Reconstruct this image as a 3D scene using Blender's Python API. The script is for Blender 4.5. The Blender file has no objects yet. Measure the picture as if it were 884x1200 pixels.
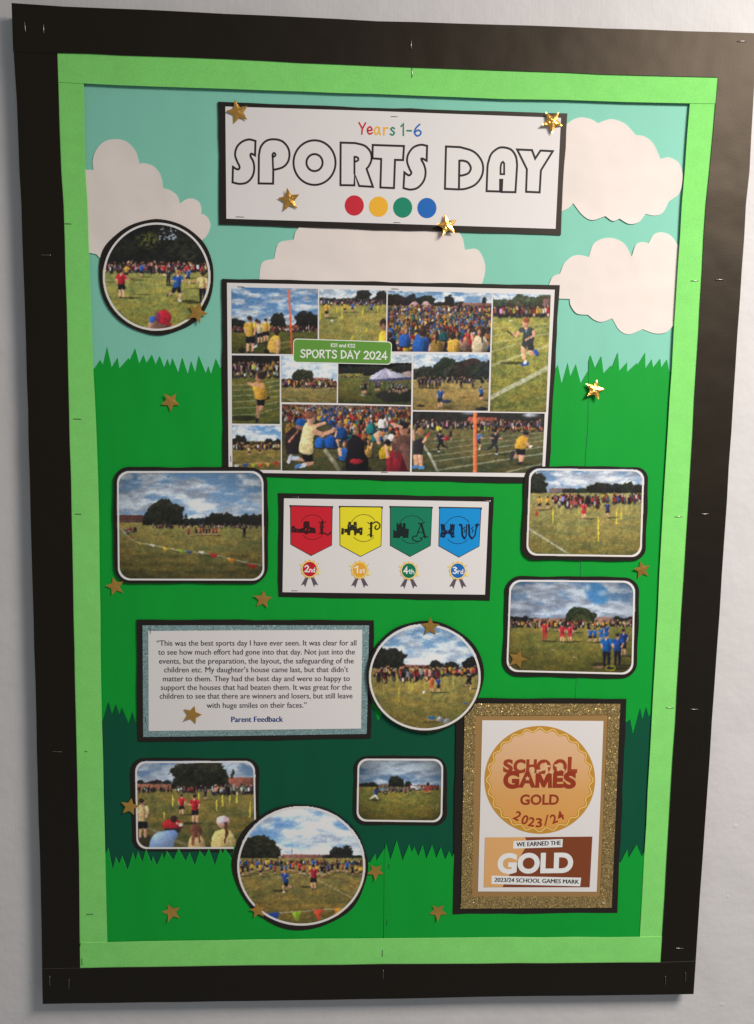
import bpy, math, random
import numpy as np
from mathutils import Vector, Matrix
from mathutils.geometry import delaunay_2d_cdt

scene = bpy.context.scene
COL = scene.collection

# ------------------------------------------------------------------ camera
F_PX = 920.0                      # focal length in pixels of the 884 x 1200 photograph
ZC = 1.50                         # height of the board's centre above the floor
S = 1.10                          # outer width of the board in metres
RB = np.array([[0.9990346496, -0.0173045148, -0.0403772541],
               [0.0126699970, 0.9935895024, -0.1123359775],
               [0.0420623354, 0.1117159542, 0.9928495886]])   # rows: camera right, down, forward (board axes: right, down, into wall)
CB = np.array([-0.05552004, -0.1704032, -1.11540315]) * S

def b2w(v):
    return Vector((v[0], v[2], -v[1]))
cam_data = bpy.data.cameras.new('camera')
cam = bpy.data.objects.new('camera', cam_data); COL.objects.link(cam)
cr_, cd_, cf_ = b2w(RB[0]), b2w(RB[1]), b2w(RB[2])
M = Matrix((( cr_.x, -cd_.x, -cf_.x), (cr_.y, -cd_.y, -cf_.y), (cr_.z, -cd_.z, -cf_.z))).to_4x4()
cl = b2w(CB); M.translation = (cl.x, cl.y, cl.z + ZC)
cam.matrix_world = M
cam_data.sensor_fit = 'VERTICAL'; cam_data.sensor_height = 36.0; cam_data.lens = F_PX / 1200.0 * 36.0
cam_data.clip_start = 0.01; cam_data.clip_end = 100
scene.camera = cam

# ------------------------------------------------------------------ light (indoors: ceiling lamps, no sun)
world = bpy.data.worlds.new('World'); scene.world = world; world.use_nodes = True
bg = world.node_tree.nodes['Background']
bg.inputs[0].default_value = (0.89, 0.95, 1.0, 1); bg.inputs[1].default_value = 0.172

def lamp(name, loc, target, size, power, color, sizey=None):
    ld = bpy.data.lights.new(name, 'AREA'); ld.energy = power; ld.color = color
    ld.shape = 'RECTANGLE'; ld.size = size; ld.size_y = sizey or size
    o = bpy.data.objects.new(name, ld); COL.objects.link(o); o.location = loc
    o.rotation_euler = (Vector(target) - Vector(loc)).to_track_quat('-Z', 'Y').to_euler()
    return o
lamp('ceiling_lamp', (1.38, -1.30, 2.95), (1.38, -1.30, 0.0), 0.80, 85, (1.0, 0.925, 0.86))

vs = scene.view_settings
vs.view_transform = 'Standard'; vs.look = 'None'; vs.exposure = 0.32; vs.gamma = 1.0
vs.use_curve_mapping = False
scene.cycles.max_bounces = 6

# ------------------------------------------------------------------ pixel -> point on the board (a plane parallel to the wall, d metres off the panel)
def PW(u, v, d=0.0):
    """numpy: photo pixels to world x, z on the plane y = -d"""
    u = np.asarray(u, float); v = np.asarray(v, float)
    a = (u - 442.0) / F_PX; b = (v - 600.0) / F_PX
    dx = a * RB[0, 0] + b * RB[1, 0] + RB[2, 0]
    dy = a * RB[0, 1] + b * RB[1, 1] + RB[2, 1]
    dn = a * RB[0, 2] + b * RB[1, 2] + RB[2, 2]
    t = (-d - CB[2]) / dn
    return CB[0] + t * dx, ZC - (CB[1] + t * dy)
def P2(p, d=0.0):
    x, z = PW(p[0], p[1], d); return (float(x), float(z))

def Z(x0, y0, s):
    """zoomed crop coordinates -> photo pixels"""
    return lambda pts: [(x0 + x / s, y0 + y / s) for x, y in pts]

def cr(pts, closed=False, n=6):
    """Catmull-Rom through points"""
    P = [np.array(p, float) for p in pts]; out = []
    m = len(P)
    rng = range(m) if closed else range(m - 1)
    for i in rng:
        p1, p2 = P[i], P[(i + 1) % m]
        p0 = P[(i - 1) % m] if closed or i > 0 else 2 * p1 - p2
        p3 = P[(i + 2) % m] if closed or i + 2 < m else 2 * p2 - p1
        for k in range(n):
            t = k / n
            out.append(tuple(0.5 * ((2 * p1) + (p2 - p0) * t + (2 * p0 - 5 * p1 + 4 * p2 - p3) * t * t + (3 * p1 - p0 - 3 * p2 + p3) * t ** 3)))
    if not closed: out.append(tuple(P[-1]))
    return out
def arcs(*lists):
    out = []
    for l in lists:
        c = cr(l, False, 7) if len(l) > 2 else list(map(tuple, l))
        if out and abs(out[-1][0] - c[0][0]) + abs(out[-1][1] - c[0][1]) < 1e-6: c = c[1:]
        out += c
    return out
def ellipse(cx, cy, rx, ry, n=72, rot=0.0):
    return [(cx + rx * math.cos(2 * math.pi * i / n + rot), cy + ry * math.sin(2 * math.pi * i / n + rot)) for i in range(n)]
def rrect(q, r, n=8):
    """rounded quad (TL, TR, BR, BL) in pixels"""
    q = [np.array(p, float) for p in q]; out = []
    for i in range(4):
        p, a, b = q[i], q[i - 1], q[(i + 1) % 4]
        da = (a - p) / np.linalg.norm(a - p); db = (b - p) / np.linalg.norm(b - p)
        c = p + da * r + db * r
        for k in range(n + 1):
            t = math.pi / 2 * k / n
            out.append(tuple(c - db * r * math.cos(t) - da * r * math.sin(t)))
    return out
def subdiv(poly, step):
    out = []
    for i, p in enumerate(poly):
        q = poly[(i + 1) % len(poly)]
        n = max(1, int(math.hypot(q[0] - p[0], q[1] - p[1]) / step))
        for k in range(n): out.append((p[0] + (q[0] - p[0]) * k / n, p[1] + (q[1] - p[1]) * k / n))
    return out
def inside(poly, X, Y):
    X = np.asarray(X, float); Y = np.asarray(Y, float); r = np.zeros(X.shape, bool)
    n = len(poly)
    for i in range(n):
        x1, y1 = poly[i]; x2, y2 = poly[(i + 1) % n]
        if y1 == y2: continue
        c = ((y1 > Y) != (y2 > Y)) & (X < (x2 - x1) * (Y - y1) / (y2 - y1) + x1)
        r ^= c
    return r

# ------------------------------------------------------------------ materials
def lin(c):
    c = np.asarray(c, float); return np.where(c <= 0.04045, c / 12.92, ((np.maximum(c, 0) + 0.055) / 1.055) ** 2.4)
MATS = {}
def nodes(name):
    m = bpy.data.materials.new(name); m.use_nodes = True
    nt = m.node_tree; b = nt.nodes['Principled BSDF']; MATS[name] = m
    return m, nt, b
def pos(nt, scale=(1, 1, 1)):
    tc = nt.nodes.new('ShaderNodeTexCoord'); mp = nt.nodes.new('ShaderNodeMapping')
    mp.inputs['Scale'].default_value = scale
    nt.links.new(tc.outputs['Object'], mp.inputs['Vector']); return mp.outputs[0]
def noise(nt, vec, scale, detail=3, rough=0.6):
    n = nt.nodes.new('ShaderNodeTexNoise'); n.inputs['Scale'].default_value = scale
    n.inputs['Detail'].default_value = detail; n.inputs['Roughness'].default_value = rough
    nt.links.new(vec, n.inputs['Vector']); return n.outputs['Fac']
def paper(name, rgb, rough=0.75, spec=0.3, var=0.06, fibre=900, bump=0.04, blotch=0.0, bscale=40, tint=None, ripple=0.0, rdir=(16, 1, 2.2)):
    m, nt, b = nodes(name)
    v = pos(nt)
    f = noise(nt, v, fibre, 4)
    g = noise(nt, v, bscale, 3)
    mr = nt.nodes.new('ShaderNodeMapRange'); mr.inputs['From Min'].default_value = 0.3; mr.inputs['From Max'].default_value = 0.7
    mr.inputs['To Min'].default_value = 1 - var; mr.inputs['To Max'].default_value = 1 + var
    nt.links.new(f, mr.inputs['Value'])
    m2 = nt.nodes.new('ShaderNodeMapRange'); m2.inputs['From Min'].default_value = 0.3; m2.inputs['From Max'].default_value = 0.7
    m2.inputs['To Min'].default_value = 1 - blotch; m2.inputs['To Max'].default_value = 1 + blotch
    nt.links.new(g, m2.inputs['Value'])
    mu = nt.nodes.new('ShaderNodeMath'); mu.operation = 'MULTIPLY'
    nt.links.new(mr.outputs[0], mu.inputs[0]); nt.links.new(m2.outputs[0], mu.inputs[1])
    sc = nt.nodes.new('ShaderNodeVectorMath'); sc.operation = 'SCALE'; sc.inputs[0].default_value = rgb
    nt.links.new(mu.outputs[0], sc.inputs['Scale']); nt.links.new(sc.outputs[0], b.inputs['Base Color'])
    b.inputs['Roughness'].default_value = rough; b.inputs['Specular IOR Level'].default_value = spec
    if tint: b.inputs['Specular Tint'].default_value = (*tint, 1)
    if ripple:
        rv = pos(nt, rdir); rn = noise(nt, rv, 1.0, 2, 0.45)
        rb = nt.nodes.new('ShaderNodeBump'); rb.inputs['Strength'].default_value = 1.0; rb.inputs['Distance'].default_value = ripple
        nt.links.new(rn, rb.inputs['Height']); nt.links.new(rb.outputs[0], b.inputs['Normal'])
    if bump:
        bp = nt.nodes.new('ShaderNodeBump'); bp.inputs['Strength'].default_value = bump; bp.inputs['Distance'].default_value = 0.001
        nt.links.new(f, bp.inputs['Height']); nt.links.new(bp.outputs[0], b.inputs['Normal'])
        if ripple: nt.links.new(rb.outputs[0], bp.inputs['Normal'])
    return m
def ink(name, srgb255, white=(215, 208, 205), rough=0.6, spec=0.3):
    a = lin(np.array(srgb255) / 255.0) / lin(np.array(white) / 255.0) * 0.8
    return paper(name, tuple(float(x) for x in np.clip(a, 0, 0.9)), rough, spec, 0.03, 900, 0.0)
def foil(name, rgb, rough, bump=0.25):
    m, nt, b = nodes(name)
    b.inputs['Base Color'].default_value = (*rgb, 1); b.inputs['Metallic'].default_value = 0.92; b.inputs['Roughness'].default_value = rough
    f = noise(nt, pos(nt), 160, 2)
    bp = nt.nodes.new('ShaderNodeBump'); bp.inputs['Strength'].default_value = bump; bp.inputs['Distance'].default_value = 0.002
    nt.links.new(f, bp.inputs['Height']); nt.links.new(bp.outputs[0], b.inputs['Normal'])
    return m
def glitter(name, rgb, cell, metallic, spread, rough, var=0.5):
    m, nt, b = nodes(name)
    v = pos(nt)
    vo = nt.nodes.new('ShaderNodeTexVoronoi'); vo.inputs['Scale'].default_value = 1.0 / cell
    nt.links.new(v, vo.inputs['Vector'])
    geo = nt.nodes.new('ShaderNodeNewGeometry')
    s1 = nt.nodes.new('ShaderNodeVectorMath'); s1.operation = 'SUBTRACT'; s1.inputs[1].default_value = (0.5, 0.5, 0.5)
    nt.links.new(vo.outputs['Color'], s1.inputs[0])
    s2 = nt.nodes.new('ShaderNodeVectorMath'); s2.operation = 'SCALE'; s2.inputs['Scale'].default_value = spread
    nt.links.new(s1.outputs[0], s2.inputs[0])
    s3 = nt.nodes.new('ShaderNodeVectorMath'); s3.operation = 'ADD'
    nt.links.new(geo.outputs['Normal'], s3.inputs[0]); nt.links.new(s2.outputs[0], s3.inputs[1])
    s4 = nt.nodes.new('ShaderNodeVectorMath'); s4.operation = 'NORMALIZE'; nt.links.new(s3.outputs[0], s4.inputs[0])
    nt.links.new(s4.outputs[0], b.inputs['Normal'])
    sep = nt.nodes.new('ShaderNodeSeparateColor'); nt.links.new(vo.outputs['Color'], sep.inputs[0])
    mr = nt.nodes.new('ShaderNodeMapRange'); mr.inputs['To Min'].default_value = 1 - var; mr.inputs['To Max'].default_value = 1 + var * 0.6
    nt.links.new(sep.outputs[1], mr.inputs['Value'])
    sc = nt.nodes.new('ShaderNodeVectorMath'); sc.operation = 'SCALE'; sc.inputs[0].default_value = rgb
    nt.links.new(mr.outputs[0], sc.inputs['Scale']); nt.links.new(sc.outputs[0], b.inputs['Base Color'])
    b.inputs['Metallic'].default_value = metallic; b.inputs['Roughness'].default_value = rough
    return m

BLACK = paper('black_border_paper', (0.0045, 0.0038, 0.0028), 0.485, 0.42, 0.14, 300, 0.09, tint=(1.0, 0.80, 0.60), ripple=0.003, rdir=(10, 1, 10))
CARD = paper('black_card', (0.0130, 0.0110, 0.0100), 0.45, 0.45, 0.08, 700, 0.06, tint=(1.0, 0.85, 0.72))
LIME = paper('lime_sugar_paper', (0.245, 0.735, 0.175), 0.85, 0.15, 0.09, 420, 0.10, 0.035, 60, ripple=0.004, rdir=(7, 1, 7))
BLACKEDGE = paper('black_paper_cut_edge', (0.10, 0.095, 0.085), 0.7, 0.3)
LIMEEDGE = paper('lime_cut_edge', (0.42, 0.80, 0.30), 0.85, 0.2)
TURQ = paper('turquoise_backing_paper', (0.235, 0.615, 0.475), 0.62, 0.3, 0.03, 500, 0.02, 0.02, 9, ripple=0.0035, rdir=(8, 1, 1.6))
GRASS = paper('grass_green_card', (0.0040, 0.355, 0.036), 0.52, 0.22, 0.03, 420, 0.05, 0.02, 12, ripple=0.005, rdir=(9, 1, 3))
GRASSEDGE = paper('grass_cut_edge', (0.16, 0.55, 0.20), 0.8, 0.2)
DARKG = paper('dark_green_card', (0.0035, 0.088, 0.044), 0.55, 0.20, 0.03, 420, 0.05, 0.02, 12, ripple=0.005, rdir=(9, 1, 3))
CLOUD = paper('cloud_card', (0.830, 0.745, 0.690), 0.8, 0.2, 0.015, 420, 0.03, 0.015, 14, ripple=0.006, rdir=(8, 1, 9))
WHITE = paper('white_paper', (0.800, 0.765, 0.750), 0.65, 0.3, 0.012, 900, 0.01)
RIM = paper('photo_white_edge', (0.820, 0.790, 0.770), 0.5, 0.4, 0.01, 900, 0.0)
GOLDFOIL = foil('gold_foil', (0.97, 0.52, 0.12), 0.25)
GOLDCARD = paper('gold_card', (0.36, 0.205, 0.070), 0.5, 0.5, 0.03, 900, 0.02)
GLITGOLD = glitter('gold_glitter', (0.56, 0.39, 0.150), 0.0012, 0.66, 0.80, 0.36, 0.65)
GLITBLUE = glitter('blue_glitter', (0.27, 0.42, 0.42), 0.0010, 0.25, 0.7, 0.45, 0.25)
STEEL = nodes('staple_steel')[0]
STEEL.node_tree.nodes['Principled BSDF'].inputs['Base Color'].default_value = (0.42, 0.40, 0.37, 1)
STEEL.node_tree.nodes['Principled BSDF'].inputs['Metallic'].default_value = 1.0
STEEL.node_tree.nodes['Principled BSDF'].inputs['Roughness'].default_value = 0.3
INK = ink('black_ink', (38, 32, 32))
GREYINK = ink('grey_ink', (62, 56, 60))
NAVY = ink('navy_ink', (35, 62, 118))

# printed photographs: colour attribute painted by the functions below
PRINT, nt_, b_ = nodes('photo_print')
at_ = nt_.nodes.new('ShaderNodeAttribute'); at_.attribute_name = 'print'
nt_.links.new(at_.outputs['Color'], b_.inputs['Base Color'])
b_.inputs['Roughness'].default_value = 0.48; b_.inputs['Specular IOR Level'].default_value = 0.35

# ------------------------------------------------------------------ object helpers
LOC = {}                                     # object -> world location of its thing's origin
def tag(o, label=None, cat=None, group=None, kind=None):
    if label: o['label'] = label
    if cat: o['category'] = cat
    if group: o['group'] = group
    if kind: o['kind'] = kind
    return o
def thing(name, label, cat, px, d=0.0, group=None):
    o = bpy.data.objects.new(name, None); COL.objects.link(o)
    x, z = P2(px, d); o.location = (x, -d, z); o.empty_display_size = 0.02
    LOC[o.name] = Vector((x, -d, z))
    return tag(o, label, cat, group)
def link(name, me, parent, origin):
    o = bpy.data.objects.new(name, me); COL.objects.link(o)
    if parent is not None:
        o.parent = parent
    else:
        o.location = origin
    LOC[o.name] = Vector(origin)
    return o
def origin_of(parent, V):
    if parent is not None: return np.array(LOC[parent.name])
    V = np.asarray(V); return np.array([(V[:, 0].min() + V[:, 0].max()) / 2, V[:, 1].max(), V[:, 2].min()])
def flat(x, z): return 0.0
def bower(seed, amp=0.0012):
    r = random.Random(seed)
    ph = [r.uniform(0, 6.28) for _ in range(4)]; k1, k2 = r.uniform(5, 9), r.uniform(5, 9); k3 = r.uniform(10, 15)
    def f(x, z):
        return amp * (1 + 0.5 * np.sin(k1 * x + ph[0]) + 0.35 * np.sin(k2 * z + ph[1]) + 0.15 * np.sin(k3 * (x + z) + ph[2]))
    return f
def sheet(name, poly, d, mat, parent=None, thick=0.0004, bow=flat, res=0.025, edge=None, lift=0.0, liftw=0.02, step=None):
    """a cut sheet of paper: outline in photo pixels, d metres off the panel, with real thickness"""
    poly = subdiv(poly, step or res * 760)
    if mat is CARD:                                        # scissors never run quite straight
        ph = random.Random(str(poly[0])).uniform(0, 6.28); c0 = np.mean(np.array(poly), 0); acc = 0.0; q = []
        for i, p in enumerate(poly):
            acc += math.hypot(p[0] - poly[i - 1][0], p[1] - poly[i - 1][1]); v = np.array(p) - c0; L = np.linalg.norm(v)
            q.append(tuple(np.array(p) + v / L * (0.42 * math.sin(acc / 17 + ph) + 0.30 * math.sin(acc / 7.3 + 2 * ph))))
        poly = q
    w = [P2(p, d) for p in poly]
    xs = [p[0] for p in w]; zs = [p[1] for p in w]
    gx = np.arange(min(xs) + res * 0.5, max(xs), res); gz = np.arange(min(zs) + res * 0.5, max(zs), res)
    pts = []
    if len(gx) and len(gz):
        X, Zg = np.meshgrid(gx, gz); k = inside(w, X, Zg)
        # keep grid points away from the outline
        wa = np.array(w); Xk, Zk = X[k], Zg[k]
        for a, b in zip(Xk, Zk):
            if ((wa[:, 0] - a) ** 2 + (wa[:, 1] - b) ** 2).min() > (res * 0.3) ** 2: pts.append((float(a), float(b)))
    n = len(w)
    r = delaunay_2d_cdt([Vector(p) for p in w] + [Vector(p) for p in pts], [], [list(range(n))], 1, 1e-7)
    vv = np.array([(v.x, v.y) for v in r[0]]); faces = []
    cnt = {}
    for f in r[2]:
        a = [vv[i] for i in f]
        ar = sum(a[i][0] * a[(i + 1) % len(a)][1] - a[(i + 1) % len(a)][0] * a[i][1] for i in range(len(a)))
        f = list(f) if ar > 0 else list(f)[::-1]
        faces.append(f)
        for i in range(len(f)): cnt.setdefault(frozenset((f[i], f[(i + 1) % len(f)])), []).append((f[i], f[(i + 1) % len(f)]))
    h = np.array([d + bow(x, z) for x, z in vv])
    if lift:
        wa = np.array(subdiv(w, 0.004))
        for i, (x, z) in enumerate(vv):
            dm = math.sqrt(((wa[:, 0] - x) ** 2 + (wa[:, 1] - z) ** 2).min())
            h[i] += lift * max(0.0, 1 - dm / liftw) ** 2 * (0.5 + 0.5 * math.sin(37 * x + 29 * z))
    N = len(vv)
    V = [(vv[i][0], -h[i], vv[i][1]) for i in range(N)] + [(vv[i][0], -h[i] + thick, vv[i][1]) for i in range(N)]
    Fc = list(faces) + [[i + N for i in f[::-1]] for f in faces]
    nf = len(faces); nside = 0
    for e, l in cnt.items():
        if len(l) == 1:
            a, b = l[0]; k = len(V)
            V += [V[a], V[b], V[b + N], V[a + N]]
            Fc.append([k + 1, k, k + 3, k + 2]); nside += 1
    o0 = origin_of(parent, V)
    me = bpy.data.meshes.new(name)
    me.from_pydata([tuple(np.array(v) - o0) for v in V], [], Fc)
    me.materials.append(mat)
    if edge: me.materials.append(edge)
    sm = [i < nf for i in range(len(Fc))]
    me.polygons.foreach_set('use_smooth', sm)
    if edge: me.polygons.foreach_set('material_index', [0 if i < 2 * nf else 1 for i in range(len(Fc))])
    me.update()
    return link(name, me, parent, o0)
def raw(name, V, Fc, mat, parent, smooth=False):
    o0 = origin_of(parent, V)
    me = bpy.data.meshes.new(name); me.from_pydata([tuple(np.array(v) - o0) for v in V], [], Fc); me.materials.append(mat)
    if smooth: me.polygons.foreach_set('use_smooth', [True] * len(Fc))
    me.update(); return link(name, me, parent, o0)
def ring(name, outer, inner, d, mat, parent, bow=flat, thick=0.0002):
    """flat ring between two outlines with the same number of points (pixels)"""
    n = len(outer); V = []
    for p in outer: x, z = P2(p, d); V.append((x, -d - bow(x, z), z))
    for p in inner: x, z = P2(p, d); V.append((x, -d - bow(x, z), z))
    V += [(x, y + thick, z) for x, y, z in V[:2 * n]]
    Fc = []
    for i in range(n):
        j = (i + 1) % n
        Fc.append([i, i + n, j + n, j])
        Fc.append([i, j, j + 2 * n, i + 2 * n]); Fc.append([j + n, i + n, i + 3 * n, j + 3 * n])
    # make the front face the camera
    a, b, c = (np.array(V[k]) for k in Fc[0][:3])
    if np.cross(b - a, c - a)[1] > 0: Fc = [f[::-1] for f in Fc]
    return raw(name, V, Fc, mat, parent)
def ribbons(name, strokes, width, d, mat, parent, bow=flat, closed=False, caps=True, dd=0.00001):
    """printed strokes: each a mitred ribbon (pixels), stroke k laid dd above the one before"""
    V = []; Fc = []
    for si, st in enumerate(strokes):
        wd = width
        if isinstance(st, tuple) and len(st) == 2 and isinstance(st[1], (int, float)): st, wd = st
        dk = d + si * dd
        px = np.array(st, float)
        scale = abs(P2((px[0][0] + 1, px[0][1]), dk)[0] - P2(px[0], dk)[0])
        p = np.array([P2(q, dk) for q in px]); hw = wd * 0.5 * scale; n = len(p)
        nxt = np.roll(p, -1, 0) - p; prv = p - np.roll(p, 1, 0)
        if not closed: nxt[-1] = prv[-1]; prv[0] = nxt[0]
        nxt /= np.maximum(np.linalg.norm(nxt, axis=1, keepdims=True), 1e-12); prv /= np.maximum(np.linalg.norm(prv, axis=1, keepdims=True), 1e-12)
        t = nxt + prv; t /= np.maximum(np.linalg.norm(t, axis=1, keepdims=True), 1e-9)
        nm = np.stack([-t[:, 1], t[:, 0]], 1)
        c = np.maximum((nm * np.stack([-nxt[:, 1], nxt[:, 0]], 1)).sum(1), 0.45)
        off = nm * (hw / c)[:, None]
        k = len(V)
        for q in list(p + off) + list(p - off): V.append((q[0], -dk - bow(q[0], q[1]), q[1]))
        for i in range(n if closed else n - 1):
            j = (i + 1) % n; Fc.append([k + n + i, k + n + j, k + j, k + i])
        if caps and not closed:
            for e, sgn in ((0, -1), (n - 1, 1)):
                base = len(V); tt = t[e] * sgn; nn = nm[e]
                # half disc from +n to -n through tt
                idx = [k + e]
                for m in range(1, 6):
                    a = math.pi * m / 6; q = p[e] + hw * (nn * math.cos(a) + tt * math.sin(a))
                    V.append((q[0], -dk - bow(q[0], q[1]), q[1])); idx.append(len(V) - 1)
                idx.append(k + n + e)
                Fc.append(idx if sgn < 0 else idx[::-1])
    return raw(name, V, Fc, mat, parent)

# ---- lettering with Blender's built-in font
_fc = {}
def font_mesh(body, bold=0.0, space=1.0):
    key = (body, bold, space)
    if key in _fc: return _fc[key]
    c = bpy.data.curves.new('lettering', 'FONT'); c.body = body; c.resolution_u = 5 if bold > 0.02 else 3; c.offset = bold; c.space_character = space
    o = bpy.data.objects.new('lettering', c); COL.objects.link(o)
    dg = bpy.context.evaluated_depsgraph_get(); me = bpy.data.meshes.new_from_object(o.evaluated_get(dg))
    v = np.array([(q.co.x, q.co.y) for q in me.vertices]); f = [list(p.vertices) for p in me.polygons]
    bpy.data.objects.remove(o); bpy.data.curves.remove(c); bpy.data.meshes.remove(me)
    _fc[key] = (v, f); return v, f
CAPH = font_mesh('H')[0][:, 1].max()
def text(name, body, a, b, cap, d, mat, parent, bow=flat, bold=0.0, space=1.0, lean=0.0, double=0.0):
    """line of print from pixel a to pixel b along its baseline; cap = capital height in pixels"""
    v, f = font_mesh(body, bold, space)
    A = np.array(P2(a, d)); B = np.array(P2(b, d)); L = np.linalg.norm(B - A); ex = (B - A) / L; ez = np.array([-ex[1], ex[0]])
    ch = abs(P2((a[0], a[1] + 1), d)[1] - P2(a, d)[1]) * cap
    x = (v[:, 0] - v[:, 0].min()) / (v[:, 0].max() - v[:, 0].min()) * L; y = v[:, 1] / CAPH * ch
    q = A + np.outer(x + y * lean, ex) + np.outer(y, ez)
    V = [(p[0], -d - bow(p[0], p[1]), p[1]) for p in q]
    if double:                                             # heavier face: the line printed twice, a hair apart
        n0 = len(V); V += [(x_ + ex[0] * double * ch / cap, y_ - 0.00002, z_ + ex[1] * double * ch / cap) for x_, y_, z_ in V]; f = f + [[i + n0 for i in g] for g in f]
    a0, b0, c0 = (np.array(V[k]) for k in f[0][:3])
    if np.cross(b0 - a0, c0 - a0)[1] > 0: f = [g[::-1] for g in f]
    return raw(name, V, f, mat, parent)

# ---- simple pen strokes for the hand-drawn lettering (unit = capital height, y up)
def _c(pts, n=4): return cr(pts, False, n)
GL = {
 'Y': (0.62, [[(0, 1), (0.3, 0.5)], [(0.62, 1), (0.3, 0.42), (0.26, 0)]]),
 'e': (0.48, [_c([(0.02, 0.33), (0.4, 0.36), (0.42, 0.5), (0.26, 0.66), (0.06, 0.52), (0.02, 0.25), (0.2, 0.02), (0.46, 0.12)])]),
 'a': (0.5, [_c([(0.42, 0.6), (0.2, 0.64), (0.03, 0.35), (0.12, 0.03), (0.34, 0.16), (0.44, 0.58)]), [(0.44, 0.62), (0.42, 0.2), (0.52, 0.02)]]),
 'r': (0.4, [[(0.05, 0.64), (0.05, 0)], _c([(0.05, 0.38), (0.18, 0.6), (0.4, 0.62)])]),
 's': (0.38, [_c([(0.37, 0.58), (0.2, 0.66), (0.05, 0.52), (0.2, 0.36), (0.36, 0.2), (0.2, 0.0), (0.0, 0.08)])]),
 '1': (0.3, [[(0.0, 0.78), (0.2, 1), (0.2, 0)]]),
 '-': (0.4, [[(0.0, 0.42), (0.38, 0.42)]]),
 '6': (0.52, [_c([(0.42, 1), (0.14, 0.68), (0.02, 0.3), (0.2, 0.0), (0.46, 0.12), (0.5, 0.36), (0.3, 0.5), (0.08, 0.34)])]),
 'S': (0.52, [_c([(0.5, 0.86), (0.28, 1.0), (0.06, 0.82), (0.2, 0.56), (0.46, 0.38), (0.44, 0.1), (0.2, 0.0), (0.0, 0.14)])]),
 'P': (0.52, [[(0.06, 0), (0.06, 0.98)], _c([(0.06, 0.96), (0.4, 0.96), (0.5, 0.72), (0.36, 0.48), (0.06, 0.44)])]),
 'O': (0.66, [_c([(0.33, 1.0), (0.06, 0.8), (0.0, 0.45), (0.18, 0.04), (0.46, 0.04), (0.65, 0.45), (0.56, 0.85), (0.33, 1.0)])]),
 'R': (0.54, [[(0.06, 0), (0.06, 0.98)], _c([(0.06, 0.96), (0.4, 0.96), (0.48, 0.74), (0.34, 0.52), (0.06, 0.48)]), [(0.2, 0.48), (0.54, 0)]]),
 'T': (0.58, [[(0, 0.96), (0.58, 0.98)], [(0.29, 0.96), (0.29, 0)]]),
 'D': (0.6, [[(0.06, 0), (0.06, 0.98)], _c([(0.06, 0.98), (0.34, 0.95), (0.58, 0.62), (0.5, 0.2), (0.06, 0.0)])]),
 'A': (0.62, [[(0, 0), (0.31, 1), (0.62, 0)], [(0.12, 0.34), (0.5, 0.34)]]),
 'K': (0.52, [[(0.06, 0), (0.06, 1)], [(0.5, 1), (0.08, 0.46), (0.52, 0)]]),
 '2': (0.52, [_c([(0.02, 0.78), (0.24, 1.0), (0.48, 0.78), (0.34, 0.42), (0.02, 0.02)]) + [(0.54, 0.02)]]),
 '0': (0.56, [_c([(0.28, 1.0), (0.04, 0.72), (0.04, 0.3), (0.28, 0.0), (0.52, 0.3), (0.52, 0.72), (0.28, 1.0)])]),
 '3': (0.5, [_c([(0.04, 0.9), (0.26, 1.0), (0.46, 0.78), (0.2, 0.54), (0.48, 0.3), (0.28, 0.0), (0.0, 0.1)])]),
 '4': (0.56, [[(0.4, 0), (0.4, 1), (0.0, 0.3), (0.56, 0.3)]]),
 'n': (0.46, [[(0.04, 0.62), (0.04, 0)], _c([(0.04, 0.4), (0.24, 0.64), (0.42, 0.44), (0.43, 0.0)])]),
 'd': (0.5, [_c([(0.44, 0.5), (0.22, 0.62), (0.03, 0.3), (0.2, 0.0), (0.44, 0.2)]), [(0.45, 1), (0.45, 0)]]),
 't': (0.38, [[(0.18, 0.9), (0.18, 0.1), (0.34, 0.02)], [(0.0, 0.62), (0.36, 0.62)]]),
 'h': (0.46, [[(0.04, 1), (0.04, 0)], _c([(0.04, 0.4), (0.24, 0.62), (0.42, 0.42), (0.43, 0.0)])]),
 '/': (0.4, [[(0, 0), (0.4, 1)]]),
}
def pen(name, body, a, b, cap, width, d, mat, parent, bow=flat, gap=0.16):
    """stroke lettering fitted between pixels a and b on the baseline"""
    xs = 0; strokes = []
    for ch in body:
        if ch == ' ': xs += 0.34; continue
        w, ss = GL[ch]
        for s in ss: strokes.append([(xs + x, y) for x, y in s])
        xs += w + gap
    xs -= gap
    dx = (b[0] - a[0]) / xs; dy = (b[1] - a[1]) / xs
    out = [[(a[0] + x * dx, a[1] + x * dy - y * cap) for x, y in s] for s in strokes]
    return ribbons(name, out, width, d, mat, parent, bow)

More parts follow.
